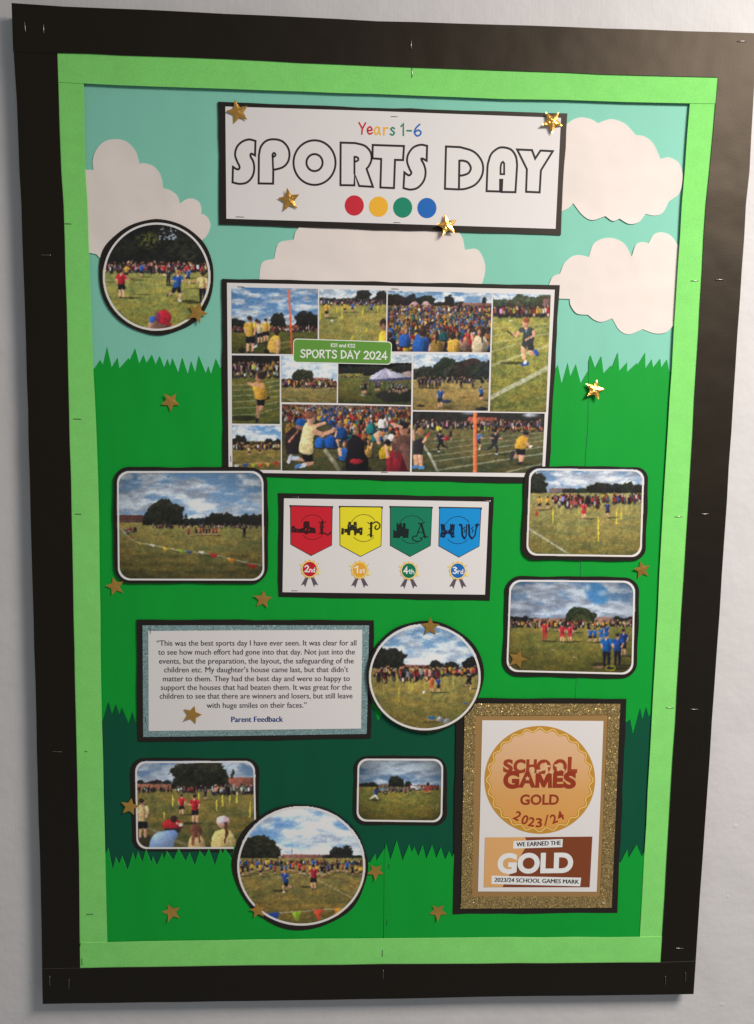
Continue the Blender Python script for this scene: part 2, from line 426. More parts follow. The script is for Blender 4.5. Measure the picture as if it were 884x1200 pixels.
def staple(p, q, d, parent, h=0.0007):
    """wire staple from pixel p to pixel q, crown proud of the paper, legs going in"""
    A = Vector((*P2(p, d), 0)); B = Vector((*P2(q, d), 0)); A = Vector((A.x, -d, A.y)); B = Vector((B.x, -d, B.y))
    t = (B - A).normalized(); n = Vector((0, -1, 0)); s = t.cross(n); r = 0.00042
    V = []; Fc = []
    pts = [A - n * 0.003, A + n * h * 0.4, A + t * 0.0006 + n * h, B - t * 0.0006 + n * h, B + n * h * 0.4, B - n * 0.003]
    dirs = [n, (n + t * 0.5).normalized(), t, t, (t * 0.5 - n).normalized(), -n]
    for pt, dr in zip(pts, dirs):
        u = s; w = dr.cross(s)
        for k in range(6):
            a = k * math.pi / 3; V.append(tuple(pt + (u * math.cos(a) + w * math.sin(a)) * r))
    for i in range(len(pts) - 1):
        for k in range(6): Fc.append([i * 6 + k, i * 6 + (k + 1) % 6, (i + 1) * 6 + (k + 1) % 6, (i + 1) * 6 + k])
    return raw('staple', V, Fc, STEEL, parent, True)

# ------------------------------------------------------------------ painter for the printed photographs (numpy, colours as sRGB 0..255)
_lat = np.random.RandomState(5).rand(64, 128, 128)
def vnoise(x, y, seed):
    L = _lat[seed % 64]
    xi = np.floor(x).astype(int); yi = np.floor(y).astype(int); fx = x - xi; fy = y - yi
    fx = fx * fx * (3 - 2 * fx); fy = fy * fy * (3 - 2 * fy)
    a = L[yi % 128, xi % 128]; b = L[yi % 128, (xi + 1) % 128]; c = L[(yi + 1) % 128, xi % 128]; d = L[(yi + 1) % 128, (xi + 1) % 128]
    return (a * (1 - fx) + b * fx) * (1 - fy) + (c * (1 - fx) + d * fx) * fy
def fbm(x, y, seed, o=4):
    r = 0; w = 0.5; t = 0
    for k in range(o):
        r = r + w * vnoise(x * 2 ** k, y * 2 ** k, seed + k); t += w; w *= 0.55
    return r / t
RED, YEL, BLU, WHT, DRK, TEA = (172, 42, 44), (212, 168, 52), (38, 92, 172), (214, 206, 198), (36, 30, 34), (30, 120, 122)
SKIN, BRN, BLD, CRM, BLK = (198, 146, 116), (62, 42, 34), (170, 120, 70), (226, 206, 150), (26, 24, 28)
MIX = [RED, RED, YEL, YEL, BLU, BLU, WHT, DRK, TEA, (150, 60, 60), (90, 70, 120), (60, 60, 70)]
class Canvas:
    def __init__(s, x0, y0, x1, y1, k=1.45, seed=1):
        s.x0, s.y0, s.k = x0, y0, k
        s.w = int((x1 - x0) * k) + 2; s.h = int((y1 - y0) * k) + 2
        s.a = np.zeros((s.h, s.w, 3)); s.rnd = random.Random(seed); s.seed = seed
        s.PX = x0 + np.arange(s.w) / k; s.PY = y0 + np.arange(s.h) / k
        s.tf(0, 0, 1)
    def tf(s, zx, zy, zs):
        s.zx, s.zy, s.zs = zx, zy, zs
        s.U, s.V = np.meshgrid((s.PX - zx) * zs, (s.PY - zy) * zs)     # crop coordinates of each sample
        s.u = 0.55 * zs / s.k                                          # half a sample in crop units
        return s
    def box(s, x0, y0, x1, y1):
        f = s.k / s.zs
        i0 = int(max(0, (x0 / s.zs + s.zx - s.x0) * s.k - 2)); i1 = int(min(s.w, (x1 / s.zs + s.zx - s.x0) * s.k + 3))
        j0 = int(max(0, (y0 / s.zs + s.zy - s.y0) * s.k - 2)); j1 = int(min(s.h, (y1 / s.zs + s.zy - s.y0) * s.k + 3))
        return slice(j0, max(j0, j1)), slice(i0, max(i0, i1))
    def put(s, sl, m, col, al=1.0):
        m = (np.clip(m, 0, 1) * al)[..., None]
        s.a[sl] = s.a[sl] * (1 - m) + np.asarray(col, float) * m
    def sd(s, sl, d, col, al=1.0, soft=1.0): s.put(sl, 0.5 - d / (2 * s.u * soft), col, al)
    def lit(s, sl, x0, x1, y0, y1, col, k=0.30):
        U, V = s.U[sl], s.V[sl]
        f = 1 + k * (0.45 - np.clip((U - x0) / max(x1 - x0, 1e-6), 0, 1)) + 0.6 * k * (0.4 - np.clip((V - y0) / max(y1 - y0, 1e-6), 0, 1))
        return np.asarray(col, float) * f[..., None]
    def ell(s, cx, cy, rx, ry, col, al=1.0, soft=1.0):
        sl = s.box(cx - rx - 4 * s.u, cy - ry - 4 * s.u, cx + rx + 4 * s.u, cy + ry + 4 * s.u)
        q = np.sqrt(((s.U[sl] - cx) / rx) ** 2 + ((s.V[sl] - cy) / ry) ** 2)
        s.sd(sl, (q - 1) * min(rx, ry), s.lit(sl, cx - rx, cx + rx, cy - ry, cy + ry, col, 0.42), al, soft)
    def cap(s, x1, y1, x2, y2, w1, w2, col, al=1.0, soft=1.0):
        m = max(w1, w2) + 3 * s.u
        sl = s.box(min(x1, x2) - m, min(y1, y2) - m, max(x1, x2) + m, max(y1, y2) + m)
        dx, dy = x2 - x1, y2 - y1; L = dx * dx + dy * dy + 1e-9
        t = np.clip(((s.U[sl] - x1) * dx + (s.V[sl] - y1) * dy) / L, 0, 1)
        d = np.hypot(s.U[sl] - x1 - t * dx, s.V[sl] - y1 - t * dy) - (w1 + (w2 - w1) * t) * 0.5
        if abs(dy) > abs(dx) and max(w1, w2) > 3 * s.u: col = s.lit(sl, min(x1, x2) - m * 0.5, max(x1, x2) + m * 0.5, 0, 1e9, col, 0.5)
        s.sd(sl, d, col, al, soft)
    def path(s, pts, w, col, al=1.0):
        for a, b in zip(pts[:-1], pts[1:]): s.cap(a[0], a[1], b[0], b[1], w, w, col, al)
    def poly(s, pts, col, al=1.0):
        xs = [p[0] for p in pts]; ys = [p[1] for p in pts]
        sl = s.box(min(xs), min(ys), max(xs), max(ys)); m = 0
        for ox in (-0.33, 0, 0.33):
            for oy in (-0.33, 0, 0.33): m = m + inside(pts, s.U[sl] + ox * 2 * s.u, s.V[sl] + oy * 2 * s.u) / 9.0
        if not isinstance(m, int): s.put(sl, m, s.lit(sl, min(xs), max(xs), min(ys), max(ys), col, 0.34), al)
    def clip(s, x0, y0, x1, y1):                                       # returns slices limiting a region
        return s.box(x0, y0, x1, y1)
    # ---- landscape
    def sky(s, x0, x1, y0, y1, seed, blue=(92, 138, 182), white=(206, 210, 214), dark=(140, 148, 160), cover=0.5, sx=0.012, sy=0.028):
        cover = cover + 0.22; white = np.minimum(np.array(white) * 1.08, 240); dark = np.array(dark) * 1.10
        sl = s.box(x0, y0, x1, y1); U, V = s.U[sl], s.V[sl]
        t = np.clip((V - y0) / (y1 - y0), 0, 1)
        n = fbm(U * sx, V * sy, seed, 4); n2 = fbm(U * sx * 1.3 + 9, V * sy * 1.6 + 4, seed + 7, 3)
        c = np.clip((n - (0.62 - 0.30 * cover) + 0.14 * t) * 4.5, 0, 1)[..., None]
        blue = np.array(blue) * 0.86 + np.array((170, 176, 184)) * 0.14; bl = blue * (1 - 0.25 * t[..., None]) + np.array(white) * 0.25 * t[..., None]
        sh = np.clip((n2 - 0.36) * 2.6, 0, 1)[..., None]
        cl = np.array(white) * (1 - sh) + np.array(dark) * sh
        s.a[sl] = bl * (1 - c) + cl * c
    def grass(s, x0, x1, y0, y1, seed, far=(150, 142, 72), near=(104, 104, 40), fs=0.05, amp=0.22):
        sl = s.box(x0, y0, x1, y1); U, V = s.U[sl], s.V[sl]; t = np.clip((V - y0) / (y1 - y0), 0, 1)
        b = np.array(far) * (1 - t[..., None]) + np.array(near) * t[..., None]
        st = 0.5 + 2.0 * (1 - t)
        n = fbm(U * fs, V * fs * st, seed, 4) - 0.5; g = fbm(U * fs * 5, V * fs * 7, seed + 9, 3) - 0.5
        w = fbm(U * fs * 0.3, V * fs * 1.2, seed + 3, 3) - 0.5
        f = 1 + amp * (1.3 * n + 1.7 * g * (0.4 + 0.8 * t)) ; b = b * f[..., None]
        b[..., 0] += 60 * w; b[..., 1] += 25 * w
        s.a[sl] = b
    def tree(s, cx, cy, rx, ry, col=(46, 50, 34), seed=3, base=None):
        base = cy + ry if base is None else base
        sl = s.box(cx - rx * 1.3, cy - ry * 1.3, cx + rx * 1.3, base)
        U, V = s.U[sl], s.V[sl]
        if U.size == 0: return
        n = fbm(U / rx * 3 + seed, V / rx * 3, seed, 4)
        q = np.sqrt(((U - cx) / rx) ** 2 + ((np.minimum(V, cy) - cy) / ry) ** 2) + (n - 0.5) * 0.7
        m = np.clip((1.0 - q) * min(rx, ry) / (2 * s.u) + 0.5, 0, 1) * (V < base)
        g = fbm(U / rx * 7, V / rx * 7, seed + 11, 3)
        li = 0.62 + 0.95 * (g - 0.3) - 0.35 * (V - cy) / ry * 0.6
        c = np.array(col) * np.clip(li, 0.35, 1.9)[..., None]
        mm = m[..., None]; s.a[sl] = s.a[sl] * (1 - mm) + c * mm
    def treeline(s, x0, x1, base, h, seed, col=(44, 48, 36), step=None):
        r = random.Random(seed); x = x0; step = step or h * 0.9
        while x < x1:
            rx = h * r.uniform(0.5, 0.95); hh = h * r.uniform(0.55, 1.05)
            s.tree(min(x, x1 - 1), base - hh * 0.45, rx, hh * 0.55, tuple(c * r.uniform(0.8, 1.2) for c in col), r.randint(1, 60), base)
            x += step * r.uniform(0.6, 1.1)
    def roofs(s, x0, x1, y, h, col=(142, 92, 74)):
        s.poly([(x0, y + h), (x0, y + h * 0.45), (x0 + (x1 - x0) * 0.06, y), (x1 - (x1 - x0) * 0.05, y + h * 0.04), (x1, y + h * 0.5), (x1, y + h)], col)
        s.poly([(x0, y + h), (x0, y + h * 0.5), (x1, y + h * 0.5), (x1, y + h)], tuple(c * 0.8 + 20 for c in col))
        for k in range(int((x1 - x0) / (h * 0.9))):
            x = x0 + h * 0.3 + k * h * 0.9; s.poly([(x, y + h * 0.6), (x + h * 0.35, y + h * 0.6), (x + h * 0.35, y + h * 0.85), (x, y + h * 0.85)], (70, 62, 64))
    # ---- figures
    def crowd(s, x0, x1, y, h, n, pal=MIX, jit=0.4, seed=None):
        r = random.Random(seed if seed is not None else s.seed * 7 + int(y)); xs = sorted([(r.uniform(-jit, jit) * h, r.uniform(x0, x1)) for _ in range(n)])
        for dy, x in xs:
            hh = h * r.uniform(0.8, 1.15); f = y + dy; c = tuple(q * r.uniform(0.5, 1.02) for q in r.choice(pal)) if r.random() < 0.3 else tuple(np.array(r.choice(pal)) * r.uniform(0.5, 1.0)); sk = r.choice([SKIN, (150, 104, 84), (214, 170, 146)])
            s.ell(x, f - hh * 0.2, hh * 0.22, hh * 0.34, (34, 30, 30), 0.55)
            s.cap(x, f - hh * 0.05, x, f - hh * 0.42, hh * 0.2, hh * 0.24, r.choice([DRK, DRK, sk, (70, 66, 80)]))
            s.cap(x, f - hh * 0.45, x, f - hh * 0.74, hh * 0.30, hh * 0.30, c)
            s.ell(x, f - hh * 0.9, hh * 0.1, hh * 0.115, r.choice([sk, BRN, BRN, DRK, BLD]))
    def person(s, x, y, h, shirt, low=BLK, hair=BRN, skin=SKIN, pose='stand', face=1, shadow=True, long=False, arms=True):
        """figure with its feet at x, y and h tall"""
        r = s.rnd
        if shadow:
            gi = s.box(x - h * 0.1, y - h * 0.05, x + h * 0.7, y + h * 0.05)
            s.ell(x + face * h * 0.28, y, h * 0.34, h * 0.035, (48, 48, 24), 0.75)
        hip = y - h * r.uniform(0.46, 0.50); sh = y - h * r.uniform(0.785, 0.815); sway = r.uniform(-0.03, 0.03) * h
        leg = low if long else skin
        if pose == 'run':
            s.cap(x, hip, x + face * h * 0.13, y - h * 0.24, h * 0.12, h * 0.09, leg); s.cap(x + face * h * 0.13, y - h * 0.24, x + face * h * 0.08, y, h * 0.085, h * 0.06, leg)
            s.cap(x, hip, x - face * h * 0.11, y - h * 0.27, h * 0.12, h * 0.09, leg); s.cap(x - face * h * 0.11, y - h * 0.27, x - face * h * 0.28, y - h * 0.2, h * 0.085, h * 0.06, leg)
            s.cap(x + face * h * 0.06, y - h * 0.01, x + face * h * 0.14, y - h * 0.01, h * 0.05, h * 0.05, (210, 206, 204)); s.cap(x - face * h * 0.28, y - h * 0.22, x - face * h * 0.3, y - h * 0.15, h * 0.05, h * 0.05, (60, 60, 70))
            lean = face * h * 0.05
        else:
            for sg in (-1, 1):
                s.cap(x + sg * h * 0.05, hip, x + sg * h * 0.06, y - h * 0.25, h * 0.115, h * 0.085, leg); s.cap(x + sg * h * 0.06, y - h * 0.25, x + sg * h * 0.065, y - h * 0.02, h * 0.08, h * 0.06, leg)
                s.cap(x + sg * h * 0.06, y - h * 0.015, x + sg * h * 0.06 + face * h * 0.04, y - h * 0.01, h * 0.045, h * 0.045, (52, 48, 52))
            lean = sway
        if not long:
            for sg in (-1, 1): s.cap(x + sg * h * 0.04, hip, x + sg * h * 0.065 + (sg * face * h * 0.03 if pose == 'run' else 0), hip + h * 0.15, h * 0.14, h * 0.13, low)
        a, b = x - h * 0.115, x + h * 0.115
        s.poly([(a + lean, sh), (x - h * 0.05 + lean, sh - h * 0.035), (x + h * 0.05 + lean, sh - h * 0.035), (b + lean, sh), (b, hip + h * 0.03), (a, hip + h * 0.03)], shirt)
        s.poly([(x + h * 0.03 + lean, sh), (b + lean, sh), (b, hip + h * 0.03), (x + h * 0.04, hip + h * 0.03)], tuple(c * 0.66 for c in shirt), 0.8)
        for k_ in range(3 if h > 60 else 0):
            fx_ = x + r.uniform(-0.08, 0.08) * h; fy_ = sh + r.uniform(0.06, 0.28) * h; s.cap(fx_, fy_, fx_ + r.uniform(-0.04, 0.04) * h, fy_ + 0.09 * h, h * 0.022, h * 0.012, tuple(c * r.choice([0.72, 1.16]) for c in shirt), 0.6)
        if arms:
            bend_ = r.random()
            for sg in (-1, 1):
                ex, ey = x + sg * h * r.uniform(0.14, 0.18) + lean * 0.6, sh + h * r.uniform(0.13, 0.17)
                s.cap(x + sg * h * 0.115 + lean, sh + h * 0.02, ex, ey, h * 0.085, h * 0.07, shirt if True else skin)
                up_ = bend_ < 0.35 and sg == face
                hx = ex + (face * h * 0.12 if pose == 'run' or up_ else -sg * h * r.uniform(0.0, 0.06)); hy = ey + (h * 0.02 if pose == 'run' else (-h * 0.02 if up_ else h * r.uniform(0.10, 0.16)))
                s.cap(ex, ey, hx, hy, h * 0.058, h * 0.045, skin)
        s.cap(x + lean, sh, x + lean, sh - h * 0.06, h * 0.06, h * 0.06, skin)
        s.ell(x + lean + face * h * 0.012, sh - h * 0.115, h * 0.066, h * 0.082, skin)
        s.ell(x + lean - face * h * 0.012, sh - h * 0.145, h * 0.072, h * 0.062, hair)
    def seated(s, x, y, w, shirt, hair=BRN, skin=SKIN):
        """back view of someone sitting on the grass, w = shoulder width"""
        r = s.rnd; sh = tuple(np.array(shirt) * r.uniform(0.7, 1.08)); t = r.uniform(-0.14, 0.14) * w; hk = r.uniform(0.9, 1.1)
        s.ell(x, y - w * 0.1, w * 0.62, w * 0.22, (36, 32, 30), 0.85)
        s.poly(cr([(x - w * 0.44, y), (x - w * 0.48, y - w * 0.5), (x - w * 0.30 + t * 0.5, y - w * 0.90), (x + t * 0.6, y - w * 1.0), (x + w * 0.30 + t * 0.5, y - w * 0.88), (x + w * 0.48, y - w * 0.5), (x + w * 0.44, y)], False, 4), sh)
        s.poly([(x + w * 0.10, y), (x + w * 0.18, y - w * 0.8), (x + w * 0.43, y - w * 0.6), (x + w * 0.45, y)], tuple(np.array(sh) * 0.55), 0.7)
        for k in range(3 if w > 22 else 1):
            fx = x + r.uniform(-0.3, 0.2) * w; s.cap(fx, y - w * r.uniform(0.5, 0.8), fx + r.uniform(-0.1, 0.1) * w, y - w * r.uniform(0.1, 0.4), w * 0.06, w * 0.03, tuple(np.array(sh) * r.choice([0.62, 1.22])), 0.6)
        sg = r.choice([-1, 1]); q = r.random()
        if q < 0.45: s.cap(x + sg * w * 0.45, y - w * 0.6, x + sg * w * 0.55, y - w * 0.12, w * 0.15, w * 0.12, skin)
        elif q < 0.6: s.cap(x + sg * w * 0.4, y - w * 0.7, x + sg * w * 0.5, y - w * 1.15, w * 0.14, w * 0.10, skin)
        s.ell(x + t, y - w * 1.02, w * 0.15, w * 0.13, tuple(np.array(skin) * 0.85))
        s.ell(x + t * 1.3, y - w * 1.24, w * 0.235 * hk, w * 0.285 * hk, hair)
        s.ell(x + t * 1.3 - w * 0.08, y - w * 1.36, w * 0.11, w * 0.09, tuple(np.minimum(np.array(hair) * 1.7 + 14, 220)), 0.55, 2)
        if r.random() < 0.35: s.ell(x + t * 1.3 + sg * w * 0.15, y - w * 1.18, w * 0.10, w * 0.17, skin, 0.9)
        if r.random() < 0.30: s.cap(x + t * 1.3, y - w * 1.15, x + t + r.uniform(-0.08, 0.08) * w, y - w * 0.62, w * 0.15, w * 0.08, tuple(np.array(hair) * 0.9))
    def pole(s, x, y0, y1, w, col=(206, 186, 60)): s.cap(x, y0, x, y1, w, w, col)
    def finish(s, vig=0.0, grain=0.035, sat=0.88):
        H, W = s.a.shape[:2]; yy, xx = np.mgrid[0:H, 0:W]
        g = np.random.RandomState(s.seed).normal(0, 1, (H, W, 1)); g = (g + np.roll(g, 1, 0) + np.roll(g, 1, 1)) / 1.7
        # organic edges: the painted picture is sampled through a small random warp, then given the uneven light of a snapshot
        X, Y = np.meshgrid(np.arange(W) / s.k, np.arange(H) / s.k)
        wx = (fbm(X * 0.45, Y * 0.45, s.seed + 21, 2) - 0.5) * 1.5 * s.k; wy = (fbm(X * 0.45 + 31, Y * 0.45 + 17, s.seed + 33, 2) - 0.5) * 1.5 * s.k
        ii = np.clip(xx + wx, 0, W - 1.001); jj = np.clip(yy + wy, 0, H - 1.001); i0 = ii.astype(int); j0 = jj.astype(int); fx = (ii - i0)[..., None]; fy = (jj - j0)[..., None]; A = s.a
        s.a = (A[j0, i0] * (1 - fx) + A[j0, i0 + 1] * fx) * (1 - fy) + (A[j0 + 1, i0] * (1 - fx) + A[j0 + 1, i0 + 1] * fx) * fy
        lum = s.a.mean(-1, keepdims=True)
        s.a = lum + (s.a - lum) * sat
        n1 = fbm(X * 0.28, Y * 0.28, s.seed + 5, 3) - 0.5; n2 = fbm(X * 0.8, Y * 0.8, s.seed + 41, 2) - 0.5
        sk = (s.a[..., 2] > s.a[..., 0] * 0.97) & (lum[..., 0] > 105)
        mod = np.where(sk, 0.06, 1.0)
        s.a *= (1 + mod * (0.30 * n1 + 0.22 * n2))[..., None]
        s.a *= 1 + grain * g
        if vig:
            r = ((xx / W - 0.5) ** 2 + (yy / H - 0.5) ** 2) * 2; s.a *= (1 - vig * r ** 1.3)[..., None]
        # a phone print softens its details a little
        a = s.a; a = a * 1.0 + 0.0 * (np.roll(a, 1, 0) + np.roll(a, -1, 0) + np.roll(a, 1, 1) + np.roll(a, -1, 1)); a = a * (0.80 + 0.24 * np.clip(a, 0, 255) / 255.0 + 0.02); s.a = np.clip(a, 4, 250)
        return s
    def sample(s, px, py, white):
        x = np.clip((px - s.x0) * s.k, 0, s.w - 1.001); y = np.clip((py - s.y0) * s.k, 0, s.h - 1.001)
        i = x.astype(int); j = y.astype(int); fx = (x - i)[..., None]; fy = (y - j)[..., None]; a = s.a
        c = (a[j, i] * (1 - fx) + a[j, i + 1] * fx) * (1 - fy) + (a[j + 1, i] * (1 - fx) + a[j + 1, i + 1] * fx) * fy
        return np.clip(lin(c / 255.0) / lin(np.array(white) / 255.0) * 0.87, 0.003, 0.90)
def print_mesh(name, cv, quad, d, parent, white, bow=flat, mask=None):
    """the printed picture: a fine grid over a quad (TL, TR, BR, BL in pixels) that carries the painted colours"""
    q = np.array(quad, float)
    wpx = max(np.linalg.norm(q[1] - q[0]), np.linalg.norm(q[2] - q[3])); hpx = max(np.linalg.norm(q[3] - q[0]), np.linalg.norm(q[2] - q[1]))
    nx, ny = int(wpx * 1.3) + 2, int(hpx * 1.3) + 2
    s, t = np.meshgrid(np.linspace(0, 1, nx), np.linspace(0, 1, ny)); s = s[..., None]; t = t[..., None]
    pp = (q[0] * (1 - s) + q[1] * s) * (1 - t) + (q[3] * (1 - s) + q[2] * s) * t
    px, py = pp[..., 0], pp[..., 1]
    X, Zz = PW(px, py, d); Yy = -(d + bow(X, Zz) + np.zeros_like(X))
    o0 = origin_of(parent, np.array([[0, 0, 0]]))
    V = np.stack([X - o0[0], Yy - o0[1], Zz - o0[2]], -1).reshape(-1, 3)
    colr = cv.sample(px, py, white).reshape(-1, 3)
    idx = np.arange(nx * ny).reshape(ny, nx)
    f = np.stack([idx[1:, :-1], idx[1:, 1:], idx[:-1, 1:], idx[:-1, :-1]], -1).reshape(-1, 4)
    if mask is not None:
        m = inside(mask, px, py).ravel(); f = f[m[f].any(1)]
        used = np.unique(f); mp = np.full(nx * ny, -1); mp[used] = np.arange(len(used)); f = mp[f]; V = V[used]; colr = colr[used]
    me = bpy.data.meshes.new(name)
    me.vertices.add(len(V)); me.vertices.foreach_set('co', V.ravel())
    me.loops.add(len(f) * 4); me.loops.foreach_set('vertex_index', f.ravel().astype(np.int32))
    me.polygons.add(len(f)); me.polygons.foreach_set('loop_start', np.arange(0, len(f) * 4, 4, dtype=np.int32))
    me.polygons.foreach_set('use_smooth', np.ones(len(f), bool))
    me.materials.append(PRINT); me.update(calc_edges=True)
    at = me.color_attributes.new('print', 'FLOAT_COLOR', 'POINT')
    at.data.foreach_set('color', np.concatenate([colr, np.ones((len(colr), 1))], 1).astype(np.float32).ravel())
    return link(name, me, parent, o0)

# ================================================================== THE SETTING: the painted wall
WALL, nt, b = nodes('painted_wall')
v = pos(nt); n1 = noise(nt, v, 130, 5, 0.6); n2 = noise(nt, v, 9, 4, 0.55)
vz = pos(nt, (260, 1, 22)); n3 = noise(nt, vz, 1.0, 3, 0.6)
mx = nt.nodes.new('ShaderNodeMapRange'); mx.inputs['From Min'].default_value = 0.3; mx.inputs['From Max'].default_value = 0.7
mx.inputs['To Min'].default_value = 0.965; mx.inputs['To Max'].default_value = 1.02; nt.links.new(n2, mx.inputs['Value'])
sc = nt.nodes.new('ShaderNodeVectorMath'); sc.operation = 'SCALE'; sc.inputs[0].default_value = (0.640, 0.622, 0.618)
nt.links.new(mx.outputs[0], sc.inputs['Scale']); nt.links.new(sc.outputs[0], b.inputs['Base Color'])
b.inputs['Roughness'].default_value = 0.55; b.inputs['Specular IOR Level'].default_value = 0.3
b1 = nt.nodes.new('ShaderNodeBump'); b1.inputs['Strength'].default_value = 0.10; b1.inputs['Distance'].default_value = 0.0018; nt.links.new(n1, b1.inputs['Height'])
b2 = nt.nodes.new('ShaderNodeBump'); b2.inputs['Strength'].default_value = 0.35; b2.inputs['Distance'].default_value = 0.010; nt.links.new(n2, b2.inputs['Height'])
b3 = nt.nodes.new('ShaderNodeBump'); b3.inputs['Strength'].default_value = 0.20; b3.inputs['Distance'].default_value = 0.0010; nt.links.new(n3, b3.inputs['Height'])
nt.links.new(b1.outputs[0], b2.inputs['Normal']); nt.links.new(b2.outputs[0], b3.inputs['Normal']); nt.links.new(b3.outputs[0], b.inputs['Normal'])
WALL_D = -0.015                                                   # the wall lies 15 mm behind the face of the board
def slab(name, x0, x1, y0, y1, z0, z1, mat, parent=None):
    V = [(x, y, z) for x in (x0, x1) for y in (y0, y1) for z in (z0, z1)]
    return raw(name, V, [[0, 1, 3, 2], [4, 6, 7, 5], [0, 4, 5, 1], [2, 3, 7, 6], [0, 2, 6, 4], [1, 5, 7, 3]], mat, parent)
wall = slab('wall', -2.2, 2.2, 0.015, 0.115, 0.0, 3.0, WALL); tag(wall, 'white painted plaster wall behind the display board', kind='structure')
def dab(px, py, w, h, dep, seed):
    """a dried lump of filler under the wall paint"""
    r = random.Random(seed); x, z = P2((px, py), WALL_D); k = 0.00125; V = [(x, 0.015 - dep, z)]; Fc = []
    n = 20
    for ringi, (f, dd) in enumerate(((0.55, 0.75), (1.0, 0.0))):
        for i in range(n):
            a = 2 * math.pi * i / n; e = 0.7
            cx = math.copysign(abs(math.cos(a)) ** e, math.cos(a)); cz = math.copysign(abs(math.sin(a)) ** e, math.sin(a))
            q = f * r.uniform(0.92, 1.06)
            V.append((x + w * k * 0.5 * cx * q, 0.0151 - dep * dd, z + h * k * 0.5 * cz * q))
    for i in range(n):
        j = (i + 1) % n; Fc.append([0, 1 + i, 1 + j]); Fc.append([1 + i, 1 + n + i, 1 + n + j, 1 + j])
    return raw('filler_patch', V, Fc, WALL, wall, True)
dab(39, 1149, 15, 11, 0.0009, 2); dab(862, 968, 10, 8, 0.0005, 4); dab(853, 1051, 4, 6, 0.0006, 5); dab(846, 1177, 9, 8, 0.0005, 7)

# ================================================================== THE DISPLAY BOARD
board = thing('display_board', 'large black framed display board with lime green inner border hung on white wall', 'display board', (431, 1170))
bx0, bz1 = -0.5 * S + 0.007, ZC + 0.70911 * S - 0.009; bx1 = 0.5 * S - 0.007; bz0 = ZC - 0.70911 * S + 0.009
PANEL = paper('panel_board', (0.02, 0.019, 0.018), 0.6, 0.4)
slab('panel', bx0, bx1, 0.0, 0.0149, bz0, bz1, PANEL, board)
backing = sheet('backing_paper', [(85, 80), (824, 104), (764, 1116), (110, 1120)], 0.0005, TURQ, board, 0.0004, bower(3, 0.00008), 0.03)
backing['label'] = 'plain turquoise backing paper'
def strip(out_edge, in_edge, d, mat, seed, label, edge=None):
    r = random.Random(seed)
    def wob(e):
        q = []
        for a, b_ in zip(e[:-1], e[1:]):
            n = max(1, int(math.hypot(b_[0] - a[0], b_[1] - a[1]) / 38))
            q += [(a[0] + (b_[0] - a[0]) * k / n, a[1] + (b_[1] - a[1]) * k / n) for k in range(n)]
        q.append(e[-1])
        return [q[0]] + [(x + r.uniform(-0.35, 0.35), y + r.uniform(-0.35, 0.35)) for x, y in q[1:-1]] + [q[-1]]
    o = sheet('border_strip', wob(out_edge) + wob(in_edge)[::-1], d, mat, board, 0.0005, bower(seed, 0.00012), 0.03, edge)
    o['label'] = label; return o
G_TOP_IN = [(98.3, 97.8), (220, 102.8), (442, 110.3), (592, 116), (664, 117.2), (733, 119.6), (808.8, 120.9)]
G_L_IN = [(98.3, 96.5), (100.3, 200), (102.6, 240), (108.1, 390), (111.6, 480), (115.3, 560), (118.7, 800), (123.9, 1020), (125.9, 1105)]
G_R_IN = [(808.8, 119.5), (802.6, 200), (799.4, 240), (780.2, 545), (766, 805), (752.9, 1050), (749.9, 1099)]
G_B_IN = [(95.0, 1104.6), (126, 1104.2), (300, 1101), (420, 1099.7), (560, 1098.8), (750, 1098.1), (776, 1097.6)]
K_TOP_IN = [(14.5, 60.2), (67.2, 61.7), (220, 67.3), (442, 77.5), (664, 85.2), (742, 88.3), (841.6, 90.4)]
K_L_IN = [(66.6, 58.0), (67.2, 61.7), (72.2, 200), (74.8, 240), (81.4, 480), (92.6, 1000), (94.2, 1136)]
K_R_IN = [(844.7, 37.5), (841.6, 90.4), (831.7, 200), (827.6, 240), (809.8, 545), (794.2, 805), (779.2, 1050), (774.4, 1129)]
K_B_IN = [(49.5, 1135.3), (94, 1134.4), (300, 1131.3), (450, 1129.8), (640, 1128.5), (774.7, 1127.6), (815.6, 1126.3)]
g_l = strip([(61, 94), (67, 240), (74, 480), (85, 1000), (86, 1106)], G_L_IN, 0.0044, LIME, 13, 'lime green strip along the left side', LIMEEDGE)
g_r = strip(G_R_IN, [(848, 119), (835, 240), (817, 545), (802, 805), (787, 1050), (783, 1101)], 0.0044, LIME, 14, 'lime green strip along the right side', LIMEEDGE)
g_t = strip([(60, 54), (220, 59), (442, 69), (664, 77), (850, 82)], [(62, 95.9)] + G_TOP_IN + [(846, 121.4)], 0.0050, LIME, 11, 'lime green strip along the top', LIMEEDGE)
g_b = strip(G_B_IN, [(88, 1142), (300, 1139), (640, 1136), (782, 1135)], 0.0050, LIME, 12, 'lime green strip along the bottom', LIMEEDGE)
k_l = strip([(15.9, 57), (20, 119), (23, 200), (25.4, 240), (32.9, 480), (46.8, 1000), (49.6, 1137)], K_L_IN, 0.0057, BLACK, 16, 'black border strip along the left side', BLACKEDGE)
k_r = strip(K_R_IN, [(887.6, 39), (878.5, 200), (874.5, 240), (854.6, 545), (837.5, 805), (820.2, 1050), (815.4, 1128)], 0.0057, BLACK, 17, 'black border strip along the right side with a sheen at its top', BLACKEDGE)
k_t = strip([(13.7, 3.5), (74.7, 8), (220, 13.7), (442, 24.6), (664, 31.6), (845.5, 37.6)], [(15.6, 60.2)] + K_TOP_IN[1:], 0.0063, BLACK, 15, 'black border strip along the top', BLACKEDGE)
